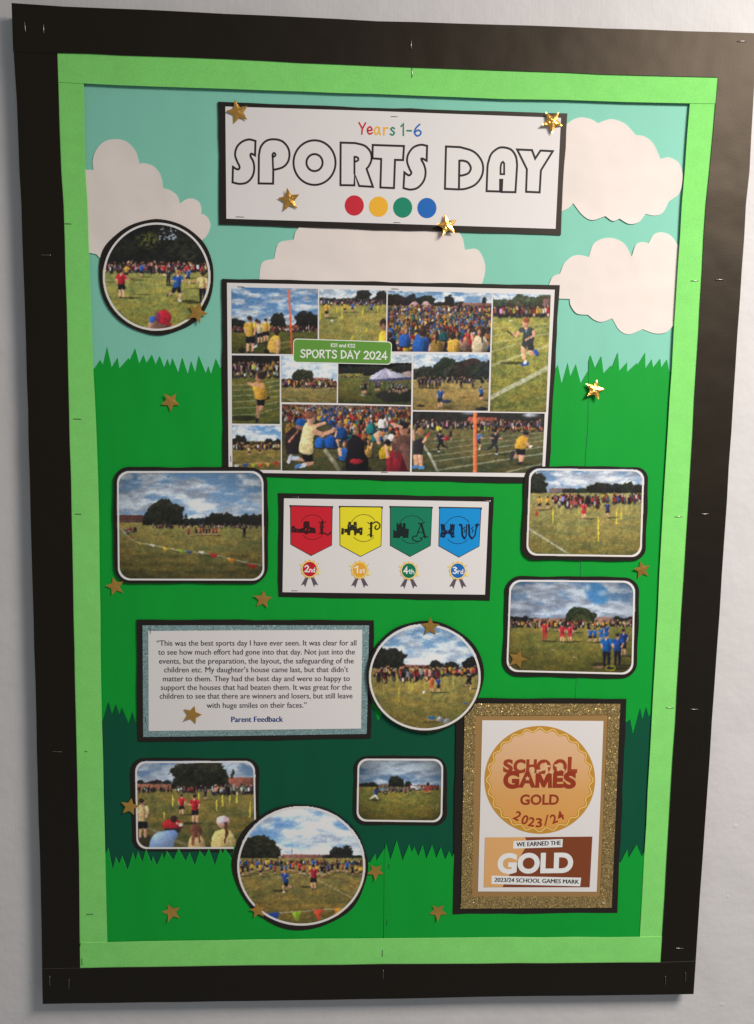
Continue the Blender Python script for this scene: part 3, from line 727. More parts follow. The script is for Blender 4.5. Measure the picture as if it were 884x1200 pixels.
k_b = strip(K_B_IN, [(50.2, 1176.5), (300, 1173), (640, 1167), (813, 1165)], 0.0063, BLACK, 18, 'black border strip along the bottom', BLACKEDGE)
def staples(o, d, *segs):
    for p, q in segs: staple(p, q, d, o)
staples(k_t, 0.0069, ((29.1, 25.6), (30.4, 37.3)), ((51.5, 28.6), (51.6, 39)), ((482, 46.5), (482.2, 57.5)))
staples(k_r, 0.0063, ((864.4, 48.4), (874.3, 48.7)), ((838.6, 327.9), (848, 327.6)), ((821.5, 602.3), (831, 602)), ((809.6, 831), (818.6, 831)), ((792.6, 1110.6), (801, 1111.2)))
staples(k_l, 0.0063, ((48.5, 299), (59.4, 299)), ((62, 880.5), (72, 880.8)))
staples(k_b, 0.0069, ((780, 1144), (780, 1154)), ((803.7, 1139.6), (803.6, 1149.8)), ((58.7, 1144), (58.9, 1154.4)), ((81.4, 1147.6), (81.2, 1158.5)), ((449.4, 1137), (449.2, 1147)))
staples(g_t, 0.0052, ((483.2, 79.5), (483.2, 90.5)))
staples(g_l, 0.0046, ((76.4, 262), (84.2, 262.3)), ((86.5, 490.7), (96, 491)), ((88.6, 602), (96, 602.3)), ((100, 880), (102.9, 880.2)), ((101.8, 1071), (110.6, 1070.7)))
staples(g_r, 0.0046, ((809.7, 329), (818.6, 329)), ((791, 605.5), (800, 605.2)), ((780.8, 829), (789.8, 829.2)))
staples(g_b, 0.0052, ((96.6, 1122.5), (96.5, 1130.6)), ((448.5, 1113), (448.4, 1121)))

# ================================================================== PAPER CUT-OUTS: grass and clouds
Zg = Z(90, 390, 4.42)([(92, 185), (122, 140), (137, 165), (158, 72), (182, 178), (213, 127), (222, 183), (270, 130), (275, 142), (304, 80), (325, 160), (347, 115), (363, 155), (391, 113), (410, 165), (431, 120), (455, 180), (472, 135), (485, 175), (497, 132), (528, 207), (548, 128), (577, 215), (594, 147), (616, 208), (633, 118), (670, 210), (683, 172), (697, 215), (722, 133), (745, 185)])
Zh = Z(640, 260, 4.42)([(30, 800), (62, 740), (82, 840), (113, 730), (127, 800), (155, 737), (180, 835), (222, 764)])
mid = [(266, 418), (300, 436), (340, 416), (380, 437), (420, 418), (470, 436), (520, 418), (570, 437), (620, 419)]
sheet('green_paper_sheet', [(100, 432)] + Zg + mid + Zh + [(688.6, 500), (686, 530), (680, 665), (673.5, 830), (670, 900), (110, 900)], 0.0010, GRASS, None, 0.0005, bower(21, 0.00010), 0.03, GRASSEDGE, lift=0.00025, step=30)
tag(bpy.data.objects['green_paper_sheet'], 'wide bright green paper with grass blade edge behind the collage, ending at a vertical seam', 'paper sheet', 'green paper sheets cut like grass')
Zi = Z(640, 260, 4.42)([(222, 720), (231, 690), (255, 760), (287, 695), (298, 785), (338, 742), (340, 760), (373, 677), (380, 772), (421, 727), (420, 777), (472, 730), (475, 742), (514, 678), (516, 760), (548, 712), (556, 755), (592, 708), (598, 755), (627, 713), (640, 785), (662, 750)])
o = sheet('green_paper_sheet', Zi + [(780, 545), (764, 840), (760, 900), (671, 900), (674.2, 830), (680.7, 665), (686.7, 530), (689.3, 500)], 0.0015, GRASS, None, 0.0005, bower(22, 0.00010), 0.025, GRASSEDGE, lift=0.00025, step=30)
tag(o, 'narrow bright green paper with grass blade edge between vertical seam and lime strip', 'paper sheet', 'green paper sheets cut like grass')
Zj = Z(100, 800, 5.45)([(80, 300), (117, 240), (150, 125), (173, 210), (197, 140), (222, 215), (235, 160), (280, 268), (303, 188), (330, 290)])
dk = [(170, 836), (184, 852), (200, 832), (220, 850), (260, 833), (300, 852), (340, 834), (380, 850), (415, 833), (437.5, 829), (443.6, 845), (449, 836), (470, 850), (490, 838), (502.5, 862), (512, 842), (540, 850), (580, 835), (620, 850), (660, 834), (700, 850), (728, 838)]
Zk = Z(700, 780, 4.444)([(152, 295), (172, 280), (187, 360), (224, 222), (237, 285), (255, 215), (270, 268), (284, 240), (310, 250)])
o = sheet('green_paper_sheet', Zj + dk + Zk + [(760, 1050), (112, 1050)], 0.0020, DARKG, None, 0.0005, bower(23, 0.00010), 0.03, None, lift=0.00025, step=30)
tag(o, 'dark green paper band with grass blade edge behind the certificate', 'paper sheet', 'green paper sheets cut like grass')
Zl = Z(110, 980, 4.653)([(40, 150), (80, 62), (103, 182), (120, 112), (138, 152), (155, 105), (184, 185), (213, 87), (228, 130), (240, 82), (265, 140), (285, 70), (313, 142), (323, 108), (343, 160), (373, 92), (383, 128), (398, 80), (433, 130), (462, 68), (500, 135), (522, 87), (550, 158), (577, 78), (605, 115), (627, 68), (660, 158), (690, 68), (702, 95), (715, 68), (752, 120), (768, 50)])
Zm = Z(420, 970, 6.314)([(50, 240), (82, 262), (128, 190), (135, 245), (195, 150)])
o = sheet('green_paper_sheet', Zl + [(282, 1006), (300, 994), (320, 1010), (345, 995), (370, 1009), (398, 994), (415, 1010)] + Zm + [(450.6, 1010), (449.3, 1097), (449, 1112), (115, 1112)], 0.0030, GRASS, None, 0.0005, bower(24, 0.00010), 0.03, GRASSEDGE, lift=0.00025, step=30)
tag(o, 'bright green paper with grass blade edge below the photo of children in caps', 'paper sheet', 'green paper sheets cut like grass')
Zn = Z(420, 970, 6.314)([(193, 200), (205, 110), (237, 238), (285, 90), (327, 243), (377, 120), (395, 180), (414, 140), (443, 210), (476, 125), (503, 230), (546, 125), (577, 225), (610, 143), (642, 235), (673, 170), (693, 220), (705, 195)])
Zo = Z(700, 780, 4.444)([(90, 1000), (120, 1028), (157, 955), (163, 1002), (205, 932), (232, 995), (250, 960)])
o = sheet('green_paper_sheet', Zn + [(545, 1006), (560, 992), (590, 1008), (620, 992), (650, 1007), (680, 993), (705, 1006)] + Zo + [(758, 1050), (755, 1110), (449.8, 1112), (450, 1097)], 0.0034, GRASS, None, 0.0005, bower(25, 0.00010), 0.03, GRASSEDGE, lift=0.00025, step=30)
tag(o, 'bright green paper with grass blade edge below and around the certificate', 'paper sheet', 'green paper sheets cut like grass')
staple((456.2, 1011), (456.5, 1017.8), 0.0037, o); staple((454.1, 1076), (454, 1084), 0.0037, o)

def cloud(pts, z, label, d=0.0010, seed=1):
    o = sheet('paper_cloud', z(pts), d, CLOUD, None, 0.0005, bower(seed, 0.0001), 0.02, None, lift=0.0010, liftw=0.022, step=14)
    return tag(o, label, 'paper cloud', 'white paper clouds')
cloud(arcs([(40, 258), (132, 262)], [(132, 262), (128, 215), (145, 160), (190, 115), (250, 103), (305, 117), (350, 165), (370, 230)], [(370, 230), (400, 228), (445, 245), (480, 290), (493, 357)],
           [(493, 357), (530, 368), (565, 395), (580, 437)], [(580, 437), (610, 415), (645, 410), (680, 430), (690, 470), (688, 487)], [(688, 487), (720, 505), (737, 545), (725, 590), (700, 622), (650, 640)],
           [(650, 640), (560, 720), (420, 740)], [(420, 740), (300, 760), (165, 717)], [(165, 717), (148, 700), (130, 695)], [(130, 695), (112, 693), (60, 700)]), Z(80, 140, 4.42),
      'white paper cloud beside lime strip, partly behind the small round photo', seed=31)
cloud(arcs([(40, 260), (40, 218), (50, 165), (90, 152)], [(90, 152), (105, 100), (155, 88)], [(155, 88), (162, 62), (180, 40)], [(180, 40), (430, -10), (690, 40)], [(690, 40), (718, 80), (727, 122)], [(727, 122), (770, 122), (795, 175), (783, 238), (760, 260)]), Z(290, 250, 2.852),
      'wide white paper cloud showing between title sign and photo collage', seed=32)
cloud(arcs([(40, 150), (110, 110)], [(110, 110), (150, 85), (190, 78), (235, 88), (270, 108)], [(270, 108), (310, 92), (350, 88), (410, 112), (465, 170)], [(465, 170), (510, 178), (555, 215), (592, 293)],
           [(592, 293), (640, 287), (690, 320), (707, 390), (690, 470), (635, 515)], [(635, 515), (605, 570), (565, 586), (515, 578)], [(515, 578), (480, 620), (430, 630), (380, 603)], [(380, 603), (345, 615), (307, 590)],
           [(307, 590), (240, 610), (190, 585), (140, 522)], [(140, 522), (115, 548), (80, 565)], [(80, 565), (40, 560)]), Z(640, 120, 4.42), 'white paper cloud beside the title sign with scalloped lower edge', seed=33)
cloud(arcs([(0, 360), (15, 325), (35, 285), (72, 268)], [(72, 268), (95, 215), (135, 180), (175, 172), (222, 183)], [(222, 183), (250, 110), (325, 83), (400, 110), (443, 180)], [(443, 180), (465, 120), (500, 105), (530, 112)],
           [(530, 112), (560, 65), (605, 55), (650, 75), (686, 125)], [(686, 125), (720, 260), (700, 500), (656, 540)], [(656, 540), (620, 573), (565, 578), (500, 556)], [(500, 556), (430, 582), (380, 560), (343, 500)],
           [(343, 500), (290, 518), (250, 508), (218, 482)], [(218, 482), (160, 475), (128, 435), (122, 400)], [(122, 400), (20, 396)]), Z(640, 260, 4.42), 'white paper cloud above grass, flush against the lime strip and poking behind the collage', seed=34)

# ================================================================== THE CARDS
LA, L1, L2 = 0.0023, 0.0026, 0.0038                      # a card on the paper, a card lapping over another card
def quad_scale(q, k):
    c = np.mean(np.array(q), 0); return [tuple(c + (np.array(p) - c) * k) for p in q]

# ---- title sign
W_T = (214, 206, 203)
t = thing('title_sign', 'white title sign reading Years 1-6 Sports Day in outlined letters on black card', 'sign', (457, 269), LA)
bw = bower(41, 0.00025)
sheet('backing_card', [(256.1, 119.4), (440, 126.4), (664.9, 132.9), (657, 275.2), (440, 269.2), (257.3, 263)], LA, CARD, t, 0.0005, bw)
D = LA + 0.0006
sheet('paper', [(264.3, 124.9), (440, 130.2), (657.6, 138.1), (651.3, 268.2), (440, 261.6), (265.5, 256.3)], D, WHITE, t, 0.0003, bw)
D += 0.00016
za, zb = Z(220, 100, 4.018), Z(440, 100, 4.018)
def outl(pts, z, smooth=None): return z(pts)
S1 = cr([(320, 262), (290, 255), (258, 265), (233, 290), (224, 325), (232, 355), (244, 380), (243, 393), (232, 395), (214, 384)], False, 5) + cr([(212, 457), (245, 464), (280, 457), (305, 430), (314, 395), (310, 360), (297, 335), (300, 322), (318, 330)], False, 5)
Pp = [(335, 462), (336, 340)] + cr([(336, 330), (345, 290), (370, 262), (405, 254), (445, 263), (472, 292), (480, 325), (473, 360), (450, 385), (415, 396), (404, 396)], False, 4) + [(403, 463)]
Rr = [(721, 270)] + cr([(790, 272), (835, 285), (862, 315), (866, 350), (855, 378), (843, 393)], False, 4) + [(873, 478), (808, 474), (787, 418), (786, 471), (720, 470)]
Tt = [(-12, 281), (135, 286), (131, 352), (93, 351), (88, 484), (24, 481), (28, 347), (-13, 344)]
S2 = cr([(244, 285), (215, 280), (180, 292), (155, 325), (150, 360), (162, 395), (170, 412), (158, 424), (137, 410)], False, 5) + cr([(133, 484), (165, 491), (200, 482), (228, 450), (237, 410), (230, 375), (217, 350), (222, 345), (242, 355)], False, 5)
Dd = [(333, 288)] + cr([(400, 291), (460, 310), (495, 345), (508, 385), (500, 430), (470, 468), (425, 487), (390, 490)], False, 4) + [(328, 487)]
Aa = [(524, 498), (528, 390)] + cr([(530, 370), (545, 325), (575, 298), (603, 292), (640, 303), (662, 335), (668, 375)], False, 4) + [(660, 503), (595, 502), (598, 445), (588, 445), (588, 500)]
Yy_ = [(668, 302), (738, 305), (753, 345), (778, 307), (836, 310), (780, 400), (774, 504), (710, 501), (714, 395)]
SW = 2.35
for nm, pts, z in (('letter', S1, za), ('letter', Pp, za), ('letter', ellipse(598, 364, 99, 105, 48), za), ('letter', Rr, za), ('letter', Tt, zb), ('letter', S2, zb), ('letter', Dd, zb), ('letter', Aa, zb), ('letter', Yy_, zb)):
    lt = ribbons('letter', [z(pts)], SW, D, INK, t, bw, closed=True)
    if pts is Pp:
        ribbons('counter', [za([(403, 394), (401, 340)] + cr([(400, 326), (407, 318), (415, 327), (407, 336), (401, 330)], False, 3))], SW * 0.9, D + 0.00004, INK, lt, bw)
    if pts is Rr:
        ribbons('counter', [za([(786, 416), (786, 337), (795, 337), (804, 343), (804, 352), (796, 358), (788, 359)])], SW * 0.9, D + 0.00004, INK, lt, bw)
    if pts is Dd:
        ribbons('counter', [zb([(394, 486), (396, 355)] + cr([(410, 354), (435, 362), (450, 388), (440, 412), (415, 423), (396, 425)], False, 3))], SW, D + 0.00004, INK, lt, bw)
    if pts is Aa:
        ribbons('counter', [zb([(590, 418), (590, 385), (594, 366), (601, 360), (607, 368), (607, 418)])], SW * 0.9, D + 0.00004, INK, lt, bw, closed=True)
    if len(pts) == 48: ribbons('counter', [za(ellipse(598, 364, 38, 40, 32))], SW, D, INK, lt, bw, closed=True)
i_red = ink('red_ink', (190, 34, 48), W_T); i_yel = ink('yellow_ink', (226, 164, 44), W_T); i_grn = ink('green_ink', (18, 122, 92), W_T); i_blu = ink('blue_ink', (24, 92, 166), W_T)
for ch, x0, x1, yb, m, cap in (('Y', 421.0, 428.6, 157.0, i_red, 13.2), ('e', 430.6, 436.6, 157.3, i_red, 13.2), ('a', 438.6, 445.8, 157.6, i_yel, 13.2), ('r', 449.4, 454.8, 158, i_yel, 13.2), ('s', 457.6, 462.6, 158.2, i_grn, 13.2),
                               ('1', 470.2, 474.2, 158.6, i_grn, 13.4), ('-', 477.2, 482.6, 158.8, i_grn, 13.4), ('6', 485.6, 493.6, 159.2, i_blu, 13.6)):
    pen('letter', ch, (x0, yb), (x1, yb + 0.2), cap, 1.85, D, m, t, bw)
for cx, cy, m in ((415.4, 240.8, i_red), (443.8, 242.2, i_yel), (472.1, 243.2, i_grn), (500.5, 243.8, i_blu)):
    sheet('coloured_dot', ellipse(cx, cy, 11.2, 11.9, 40), D, m, t, 0.00005, bw, 0.02, step=3)
staple((276.8, 254.0), (286.4, 254.4), D, t, 0.0004); staple((458.2, 136.5), (466.6, 136.8), D, t, 0.0004); staple((461.4, 260.6), (469.8, 260.9), D, t, 0.0004)

# ---- photographs mounted on black card
def photo(name, label, cat, base_px, black, rim_o, rim_i, paint, quad, L, seed, white, group, bowamp=0.00025, staples_=()):
    t = thing(name, label, cat, base_px, L, group); bw = bower(seed, 0.00005 if seed == 56 else bowamp)
    st = 0.0002 if seed == 56 else 0.0006
    sheet('backing_card', black, L, CARD, t, 0.0005, bw, 0.02, step=6)
    cv = paint()
    print_mesh('print', cv, quad, L + st, t, white, bw, rim_o)
    ring('white_edge', rim_o, rim_i, L + st + 0.00015, RIM, t, bw, 0.0001)
    for p, q in staples_: staple(p, q, L + 0.0009, t, 0.0004)
    return t
def bbox(pts, m=1.0):
    xs = [p[0] for p in pts]; ys = [p[1] for p in pts]
    return [(min(xs) - m, min(ys) - m), (max(xs) + m, min(ys) - m), (max(xs) + m, max(ys) + m), (min(xs) - m, max(ys) + m)]
def canvas_for(pts, seed):
    q = bbox(pts, 2); return Canvas(q[0][0], q[0][1], q[2][0], q[2][1], seed=seed)
GP = 'sports field photos mounted on black card'

# round photo under the cloud
ro, ri = ellipse(183.8, 324.2, 63.0, 63.4), ellipse(183.8, 324.2, 60.6, 61.0)
def paint():
    c = canvas_for(ro, 1).tf(110, 250, 5.893)
    sl = c.box(0, 0, 900, 420); U, V = c.U[sl], c.V[sl]
    n = fbm(U * 0.03, V * 0.03, 3, 5); c.a[sl] = np.array((30, 29, 25)) * (0.55 + 0.95 * n)[..., None]
    for cx, cy, rx, ry, col, k in ((375, 185, 95, 70, (104, 102, 38), 5), (590, 230, 150, 90, (48, 50, 34), 9), (215, 230, 100, 70, (44, 46, 32), 12), (660, 290, 70, 40, (62, 66, 44), 15)):
        sl = c.box(cx - rx, cy - ry, cx + rx, cy + ry); U, V = c.U[sl], c.V[sl]
        f = np.clip(1 - ((U - cx) / rx) ** 2 - ((V - cy) / ry) ** 2, 0, 1); n = fbm(U * 0.06, V * 0.06, k, 4); c.put(sl, f * np.clip((n - 0.42) * 7, 0, 1), col)
    sl = c.box(460, 100, 560, 175); U, V = c.U[sl], c.V[sl]; c.put(sl, np.clip((fbm(U * 0.09, V * 0.09, 8, 3) - 0.55) * 14, 0, 1), (176, 182, 196), 0.8)
    c.grass(0, 900, 392, 900, 2, (150, 142, 74), (130, 122, 48), 0.03)
    c.crowd(75, 800, 392, 52, 90, [RED, DRK, DRK, (120, 60, 70), DRK, (150, 120, 116)], 0.15); c.crowd(75, 800, 404, 50, 120, [RED, RED, WHT, DRK, DRK, (120, 60, 70), (40, 60, 110), (180, 150, 140)], 0.18)
    for x, y, w in ((300, 462, 60), (110, 474, 40), (700, 520, 60), (330, 560, 60)): c.ell(x, y, w, 4, (70, 72, 34), 0.6)
    c.person(330, 440, 96, BLU, DRK, BRN); c.person(226, 452, 100, YEL, DRK); c.person(487, 440, 90, RED, DRK); c.person(640, 448, 96, RED, DRK)
    c.person(515, 498, 120, (58, 62, 66), DRK, BRN, long=True); c.person(650, 482, 100, BLU, DRK, BLD, pose='run', face=1)
    c.person(193, 584, 200, (186, 36, 48), BLK, BRN, face=1); c.person(572, 604, 214, (34, 82, 152), BLK, BLD, pose='run', face=1)
    c.person(746, 440, 78, RED, DRK, RED); c.person(752, 616, 214, (214, 178, 116), BLK, BRN, long=True, face=-1)
    c.ell(400, 775, 26, 45, (176, 130, 112)); c.ell(408, 733, 26, 24, (54, 100, 176)); c.ell(470, 775, 62, 48, (122, 84, 70)); c.ell(484, 717, 52, 50, (186, 34, 50)); c.ell(440, 715, 20, 34, (110, 60, 110), 0.6); c.cap(505, 760, 530, 768, 22, 16, (166, 30, 44))
    return c.finish(0.15)
photo('round_photo', 'small round photo of children playing before dark trees, red cap at its bottom', 'photo', (183, 392),
      Z(110, 250, 5.893)(cr([(430, 35), (600, 80), (740, 180), (815, 320), (830, 440), (800, 600), (735, 710), (620, 795), (460, 843), (300, 810), (160, 720), (75, 610), (35, 450), (45, 310), (110, 190), (250, 85)], True, 5)),
      ro, ri, paint, bbox(ro), LA, 51, (196, 188, 184), GP)

# wide photo with bunting
bq = [(133.2, 547.2), (313.6, 547.6), (314.6, 683.8), (133.6, 683.2)]
wq = [(137.3, 552.2), (308.6, 552.0), (310.0, 680.4), (138.6, 680.0)]
def inset(q, r, k):
    o = rrect(q, r); c = np.mean(np.array(q), 0); w = (q[1][0] - q[0][0]) / 2; h = (q[3][1] - q[0][1]) / 2
    return o, [((p[0] - c[0]) * (1 - k / w) + c[0], (p[1] - c[1]) * (1 - k / h) + c[1]) for p in o]
ro, ri = inset(wq, 14, 2.0)
def paint():
    c = canvas_for(ro, 2).tf(90, 520, 3.683)
    c.sky(150, 850, 100, 352, 4, (92, 132, 172), (192, 196, 202), (128, 132, 144), 0.62, 0.012, 0.03)
    c.roofs(150, 300, 306, 46, (104, 62, 54)); c.cap(290, 344, 320, 344, 6, 6, (176, 150, 140))
    c.grass(150, 850, 349, 620, 3, (142, 128, 66), (86, 76, 34), 0.035)
    c.treeline(465, 815, 352, 50, 7, (44, 42, 36)); c.tree(600, 326, 45, 26, (42, 42, 34), 9, 352); c.tree(650, 326, 34, 28, (42, 42, 34), 12, 352)
    c.tree(385, 305, 84, 56, (50, 48, 36), 5, 350); c.tree(310, 328, 26, 24, (46, 44, 36), 3, 350)
    c.crowd(330, 800, 362, 15, 110, [DRK, DRK, (90, 84, 90), RED, WHT, (70, 60, 70)], 0.3)
    c.crowd(200, 260, 380, 16, 16, [RED, WHT, DRK], 0.4)
    for x in (484, 516, 534, 548, 560, 574, 590, 604): c.person(x, 400 if x == 484 else 396, 34, c.rnd.choice([RED, RED, DRK, (120, 50, 56)]), DRK)
    c.person(724, 404, 50, DRK, DRK, BRN, long=True); c.cap(740, 395, 800, 425, 2, 2, (180, 170, 130), 0.5)
    c.ell(345, 392, 12, 3, (60, 52, 36), 0.7); c.ell(410, 400, 10, 2.5, (60, 52, 36), 0.7)
    for k in range(14): c.ell(200 + 45 * k, 520 + 40 * math.sin(k * 2.1), 50, 8, (60, 54, 26), 0.30)
    ln = cr([(188, 366), (215, 392), (262, 424), (330, 438), (400, 452), (480, 464), (560, 474), (650, 492), (720, 510), (800, 524)], False, 6)
    c.path(ln, 2.2, (206, 196, 186))
    for x, y, col, k in ((275, 430, (196, 156, 44), 12), (330, 436, (214, 210, 206), 13), (385, 450, (206, 168, 40), 18), (450, 460, (120, 170, 40), 16), (486, 464, (52, 78, 130), 17), (540, 466, (220, 214, 208), 16), (592, 476, (188, 38, 34), 22), (670, 498, (206, 130, 32), 24), (760, 522, (196, 44, 26), 27), (236, 404, (176, 66, 54), 9), (212, 380, (200, 190, 190), 8)):
        c.poly([(x - k, y - 4), (x + k * 0.9, y + 1), (x + k * 0.1, y + k * 0.75)], col)
    return c.finish(0.42)
photo('landscape_photo', 'wide rounded photo of cloudy sky, big tree and bunting string across the field', 'photo', (224, 684), rrect(bq, 19), ro, ri, paint, bbox(ro), L2, 52, (206, 198, 194), GP)

# rounded photo with yellow poles
bq = [(615.2, 546.0), (760.0, 547.2), (756.6, 657.4), (611.2, 655.8)]; wq = [(620.6, 549.0), (755.2, 550.6), (751.8, 652.8), (616.8, 650.8)]
ro, ri = inset(wq, 12, 2.0)
def paint():
    c = canvas_for(ro, 3).tf(570, 530, 2.815)
    c.sky(110, 540, 40, 142, 9, (100, 142, 186), (214, 216, 220), (150, 156, 168), 0.6, 0.02, 0.05)
    c.roofs(205, 300, 118, 22, (124, 104, 100)); c.tree(165, 104, 36, 36, (58, 60, 44), 4, 142); c.treeline(265, 380, 140, 24, 3, (56, 58, 46)); c.treeline(370, 530, 144, 46, 6, (50, 52, 40), 22)
    c.grass(110, 540, 140, 360, 5, (164, 152, 92), (132, 118, 54), 0.05)
    c.crowd(220, 515, 164, 24, 80, [WHT, DRK, RED, RED, (90, 80, 96), YEL, BLU], 0.25); c.crowd(240, 370, 178, 30, 34, [RED, WHT, DRK, (170, 80, 70)], 0.25)
    c.person(176, 190, 46, YEL, DRK); c.person(203, 188, 44, YEL, DRK); c.cap(165, 205, 165, 192, 10, 5, (196, 70, 40))
    for x, a, b_ in ((220, 186, 233), (305, 174, 206), (370, 214, 292), (430, 186, 235), (446, 180, 218), (460, 174, 205), (358, 168, 190), (480, 166, 190)): c.pole(x, a, b_, 3.4 if b_ > 210 else 2.4, (214, 190, 52))
    c.person(322, 219, 58, (196, 66, 60), RED, BRN); c.person(400, 216, 54, (46, 66, 110), DRK, BRN)
    c.path([(140, 252), (205, 292), (270, 334)], 6, (196, 190, 168), 0.8); c.path([(300, 230), (400, 200), (480, 172)], 2.5, (190, 180, 140), 0.4)
    return c.finish(0.18)
photo('landscape_photo', 'rounded photo of yellow marker poles on field, lapping the collage corner', 'photo', (684, 657), rrect(bq, 15), ro, ri, paint, bbox(ro), L2, 53, (226, 220, 216), GP)

# rounded photo with children in blue
bq = [(592.6, 674.8), (749.8, 676.4), (746.2, 795.6), (588.8, 792.0)]; wq = [(597.4, 679.4), (744.6, 680.8), (742.0, 790.6), (593.4, 787.0)]
ro, ri = inset(wq, 13, 2.0)
def paint():
    c = canvas_for(ro, 4).tf(580, 670, 4.911)
    c.sky(40, 850, 30, 300, 12, (84, 130, 180), (186, 192, 204), (118, 126, 144), 0.85, 0.008, 0.022)
    sl = c.box(470, 40, 720, 210); U, V = c.U[sl], c.V[sl]; f = np.clip(1 - ((U - 590 - (V - 130) * 0.3) / 75) ** 2 - ((V - 125) / 75) ** 2, 0, 1)
    c.put(sl, np.clip(f * 2.2 * (0.4 + fbm(U * 0.02, V * 0.03, 5, 4)), 0, 1), (78, 142, 196)); c.ell(540, 95, 16, 18, (214, 220, 228), 0.6, 4); c.ell(630, 125, 30, 14, (210, 216, 224), 0.6, 6)
    c.treeline(80, 230, 290, 36, 5, (40, 42, 38)); c.roofs(220, 320, 266, 32, (148, 104, 88)); c.roofs(310, 410, 266, 32, (150, 108, 92)); c.roofs(580, 730, 260, 40, (152, 112, 98)); c.treeline(705, 820, 290, 34, 8, (46, 46, 40))
    c.tree(495, 268, 92, 62, (52, 60, 36), 8, 300); c.tree(500, 282, 50, 36, (74, 84, 46), 14, 300)
    c.grass(40, 850, 296, 620, 8, (140, 132, 62), (98, 90, 32), 0.03)
    c.crowd(90, 300, 316, 36, 50, [RED, WHT, YEL, DRK, (150, 100, 90)], 0.15); c.crowd(300, 545, 318, 38, 40, [RED, WHT, DRK, YEL], 0.15); c.crowd(545, 800, 314, 34, 50, [DRK, WHT, RED, YEL], 0.15)
    for x, y, h, sh in ((350, 342, 56, YEL), (366, 336, 46, DRK), (466, 350, 62, DRK), (454, 352, 60, (150, 52, 60)), (540, 350, 66, DRK)): c.person(x, y, h, sh, DRK)
    c.person(287, 400, 116, (188, 52, 52), (176, 46, 48), BRN, long=True); c.person(389, 404, 108, (182, 40, 56), (176, 40, 50), BRN); c.person(432, 402, 100, (186, 34, 60), (176, 36, 56), BRN)
    c.person(549, 406, 84, BLU, DRK); c.person(576, 406, 82, (30, 96, 166), DRK); c.person(611, 404, 92, (34, 104, 182), BLU); c.person(645, 400, 100, (28, 84, 160), DRK)
    c.person(738, 486, 156, (22, 62, 140), DRK, BRN); c.ell(600, 535, 44, 14, (52, 48, 24), 0.8); c.ell(605, 548, 36, 6, (190, 132, 118), 0.8)
    c.person(644, 556, 206, (14, 96, 172), (24, 26, 40), (14, 96, 172), long=True); c.person(706, 540, 186, (26, 78, 156), (24, 26, 40), BRN, long=True)
    c.path(ellipse(664, 553, 30, 13, 20) + [(694, 553)], 4, (206, 186, 40))
    for x, y in ((325, 446), (450, 492)): c.cap(x, y, x + 24, y + 5, 7, 5, (186, 160, 128), 0.8)
    return c.finish(0.45)
photo('landscape_photo', 'rounded photo with children in blue shirts above the glitter certificate', 'photo', (668, 794), rrect(bq, 18), ro, ri, paint, bbox(ro), L1, 54, (224, 218, 216), GP)

# round photo beside the feedback card
ro, ri = ellipse(498.0, 793.6, 65.4, 62.2), ellipse(498.0, 793.6, 63.0, 59.8)
def paint():
    c = canvas_for(ro, 5).tf(420, 700, 4.911)
    c.sky(40, 740, 130, 420, 20, (104, 148, 192), (208, 212, 218), (142, 150, 166), 0.62, 0.010, 0.026)
    c.roofs(255, 420, 388, 34, (138, 84, 72)); c.tree(165, 372, 100, 86, (48, 46, 38), 7, 430); c.tree(105, 400, 60, 50, (40, 38, 34), 17, 430); c.tree(448, 396, 46, 32, (46, 44, 38), 9, 425); c.tree(535, 400, 42, 32, (46, 44, 38), 19, 425); c.tree(655, 388, 56, 48, (40, 38, 34), 11, 430); c.treeline(360, 720, 425, 26, 3, (46, 44, 40))
    c.grass(40, 740, 418, 800, 11, (160, 142, 76), (124, 106, 44), 0.03)
    c.crowd(85, 715, 446, 42, 120, [RED, WHT, DRK, (200, 120, 60), (90, 80, 110), YEL, (176, 70, 60)], 0.2); c.crowd(200, 480, 474, 64, 26, [RED, (190, 80, 60), DRK, WHT, (90, 80, 110)], 0.15); c.crowd(100, 160, 486, 66, 6, [RED, DRK], 0.1)
    for x, a, b_ in ((145, 470, 556), (235, 500, 602), (290, 460, 520), (310, 470, 532), (380, 460, 520), (414, 480, 562), (494, 460, 530), (546, 450, 530), (220, 460, 510), (660, 460, 520)): c.pole(x, a, b_, 5, (190, 172, 60))
    c.person(422, 548, 100, (196, 98, 54), (186, 90, 50), BRN); c.person(462, 546, 88, (34, 68, 130), DRK, BRN); c.person(636, 526, 96, DRK, DRK, BRN, pose='run'); c.ell(377, 546, 7, 7, (226, 222, 216))
    c.cap(405, 694, 438, 692, 16, 14, (34, 110, 170)); c.cap(380, 702, 432, 706, 8, 8, (160, 130, 70)); c.ell(470, 702, 19, 18, (150, 146, 156)); c.ell(466, 696, 11, 9, (196, 194, 200)); c.ell(510, 712, 17, 16, (160, 156, 162)); c.ell(614, 610, 10, 4, (50, 90, 160)); c.ell(420, 716, 50, 6, (70, 60, 30), 0.5)
    return c.finish(0.35)
photo('round_photo', 'round photo of slalom poles on the field, lapping the corner of the gold certificate', 'photo', (498, 858),
      Z(420, 700, 4.911)(cr([(385, 135), (520, 160), (630, 235), (700, 330), (722, 440), (700, 560), (640, 660), (540, 735), (400, 778), (270, 755), (160, 690), (85, 600), (48, 470), (58, 370), (110, 265), (220, 175)], True, 5)),
      ro, ri, paint, bbox(ro), 0.0064, 55, (216, 208, 206), GP)

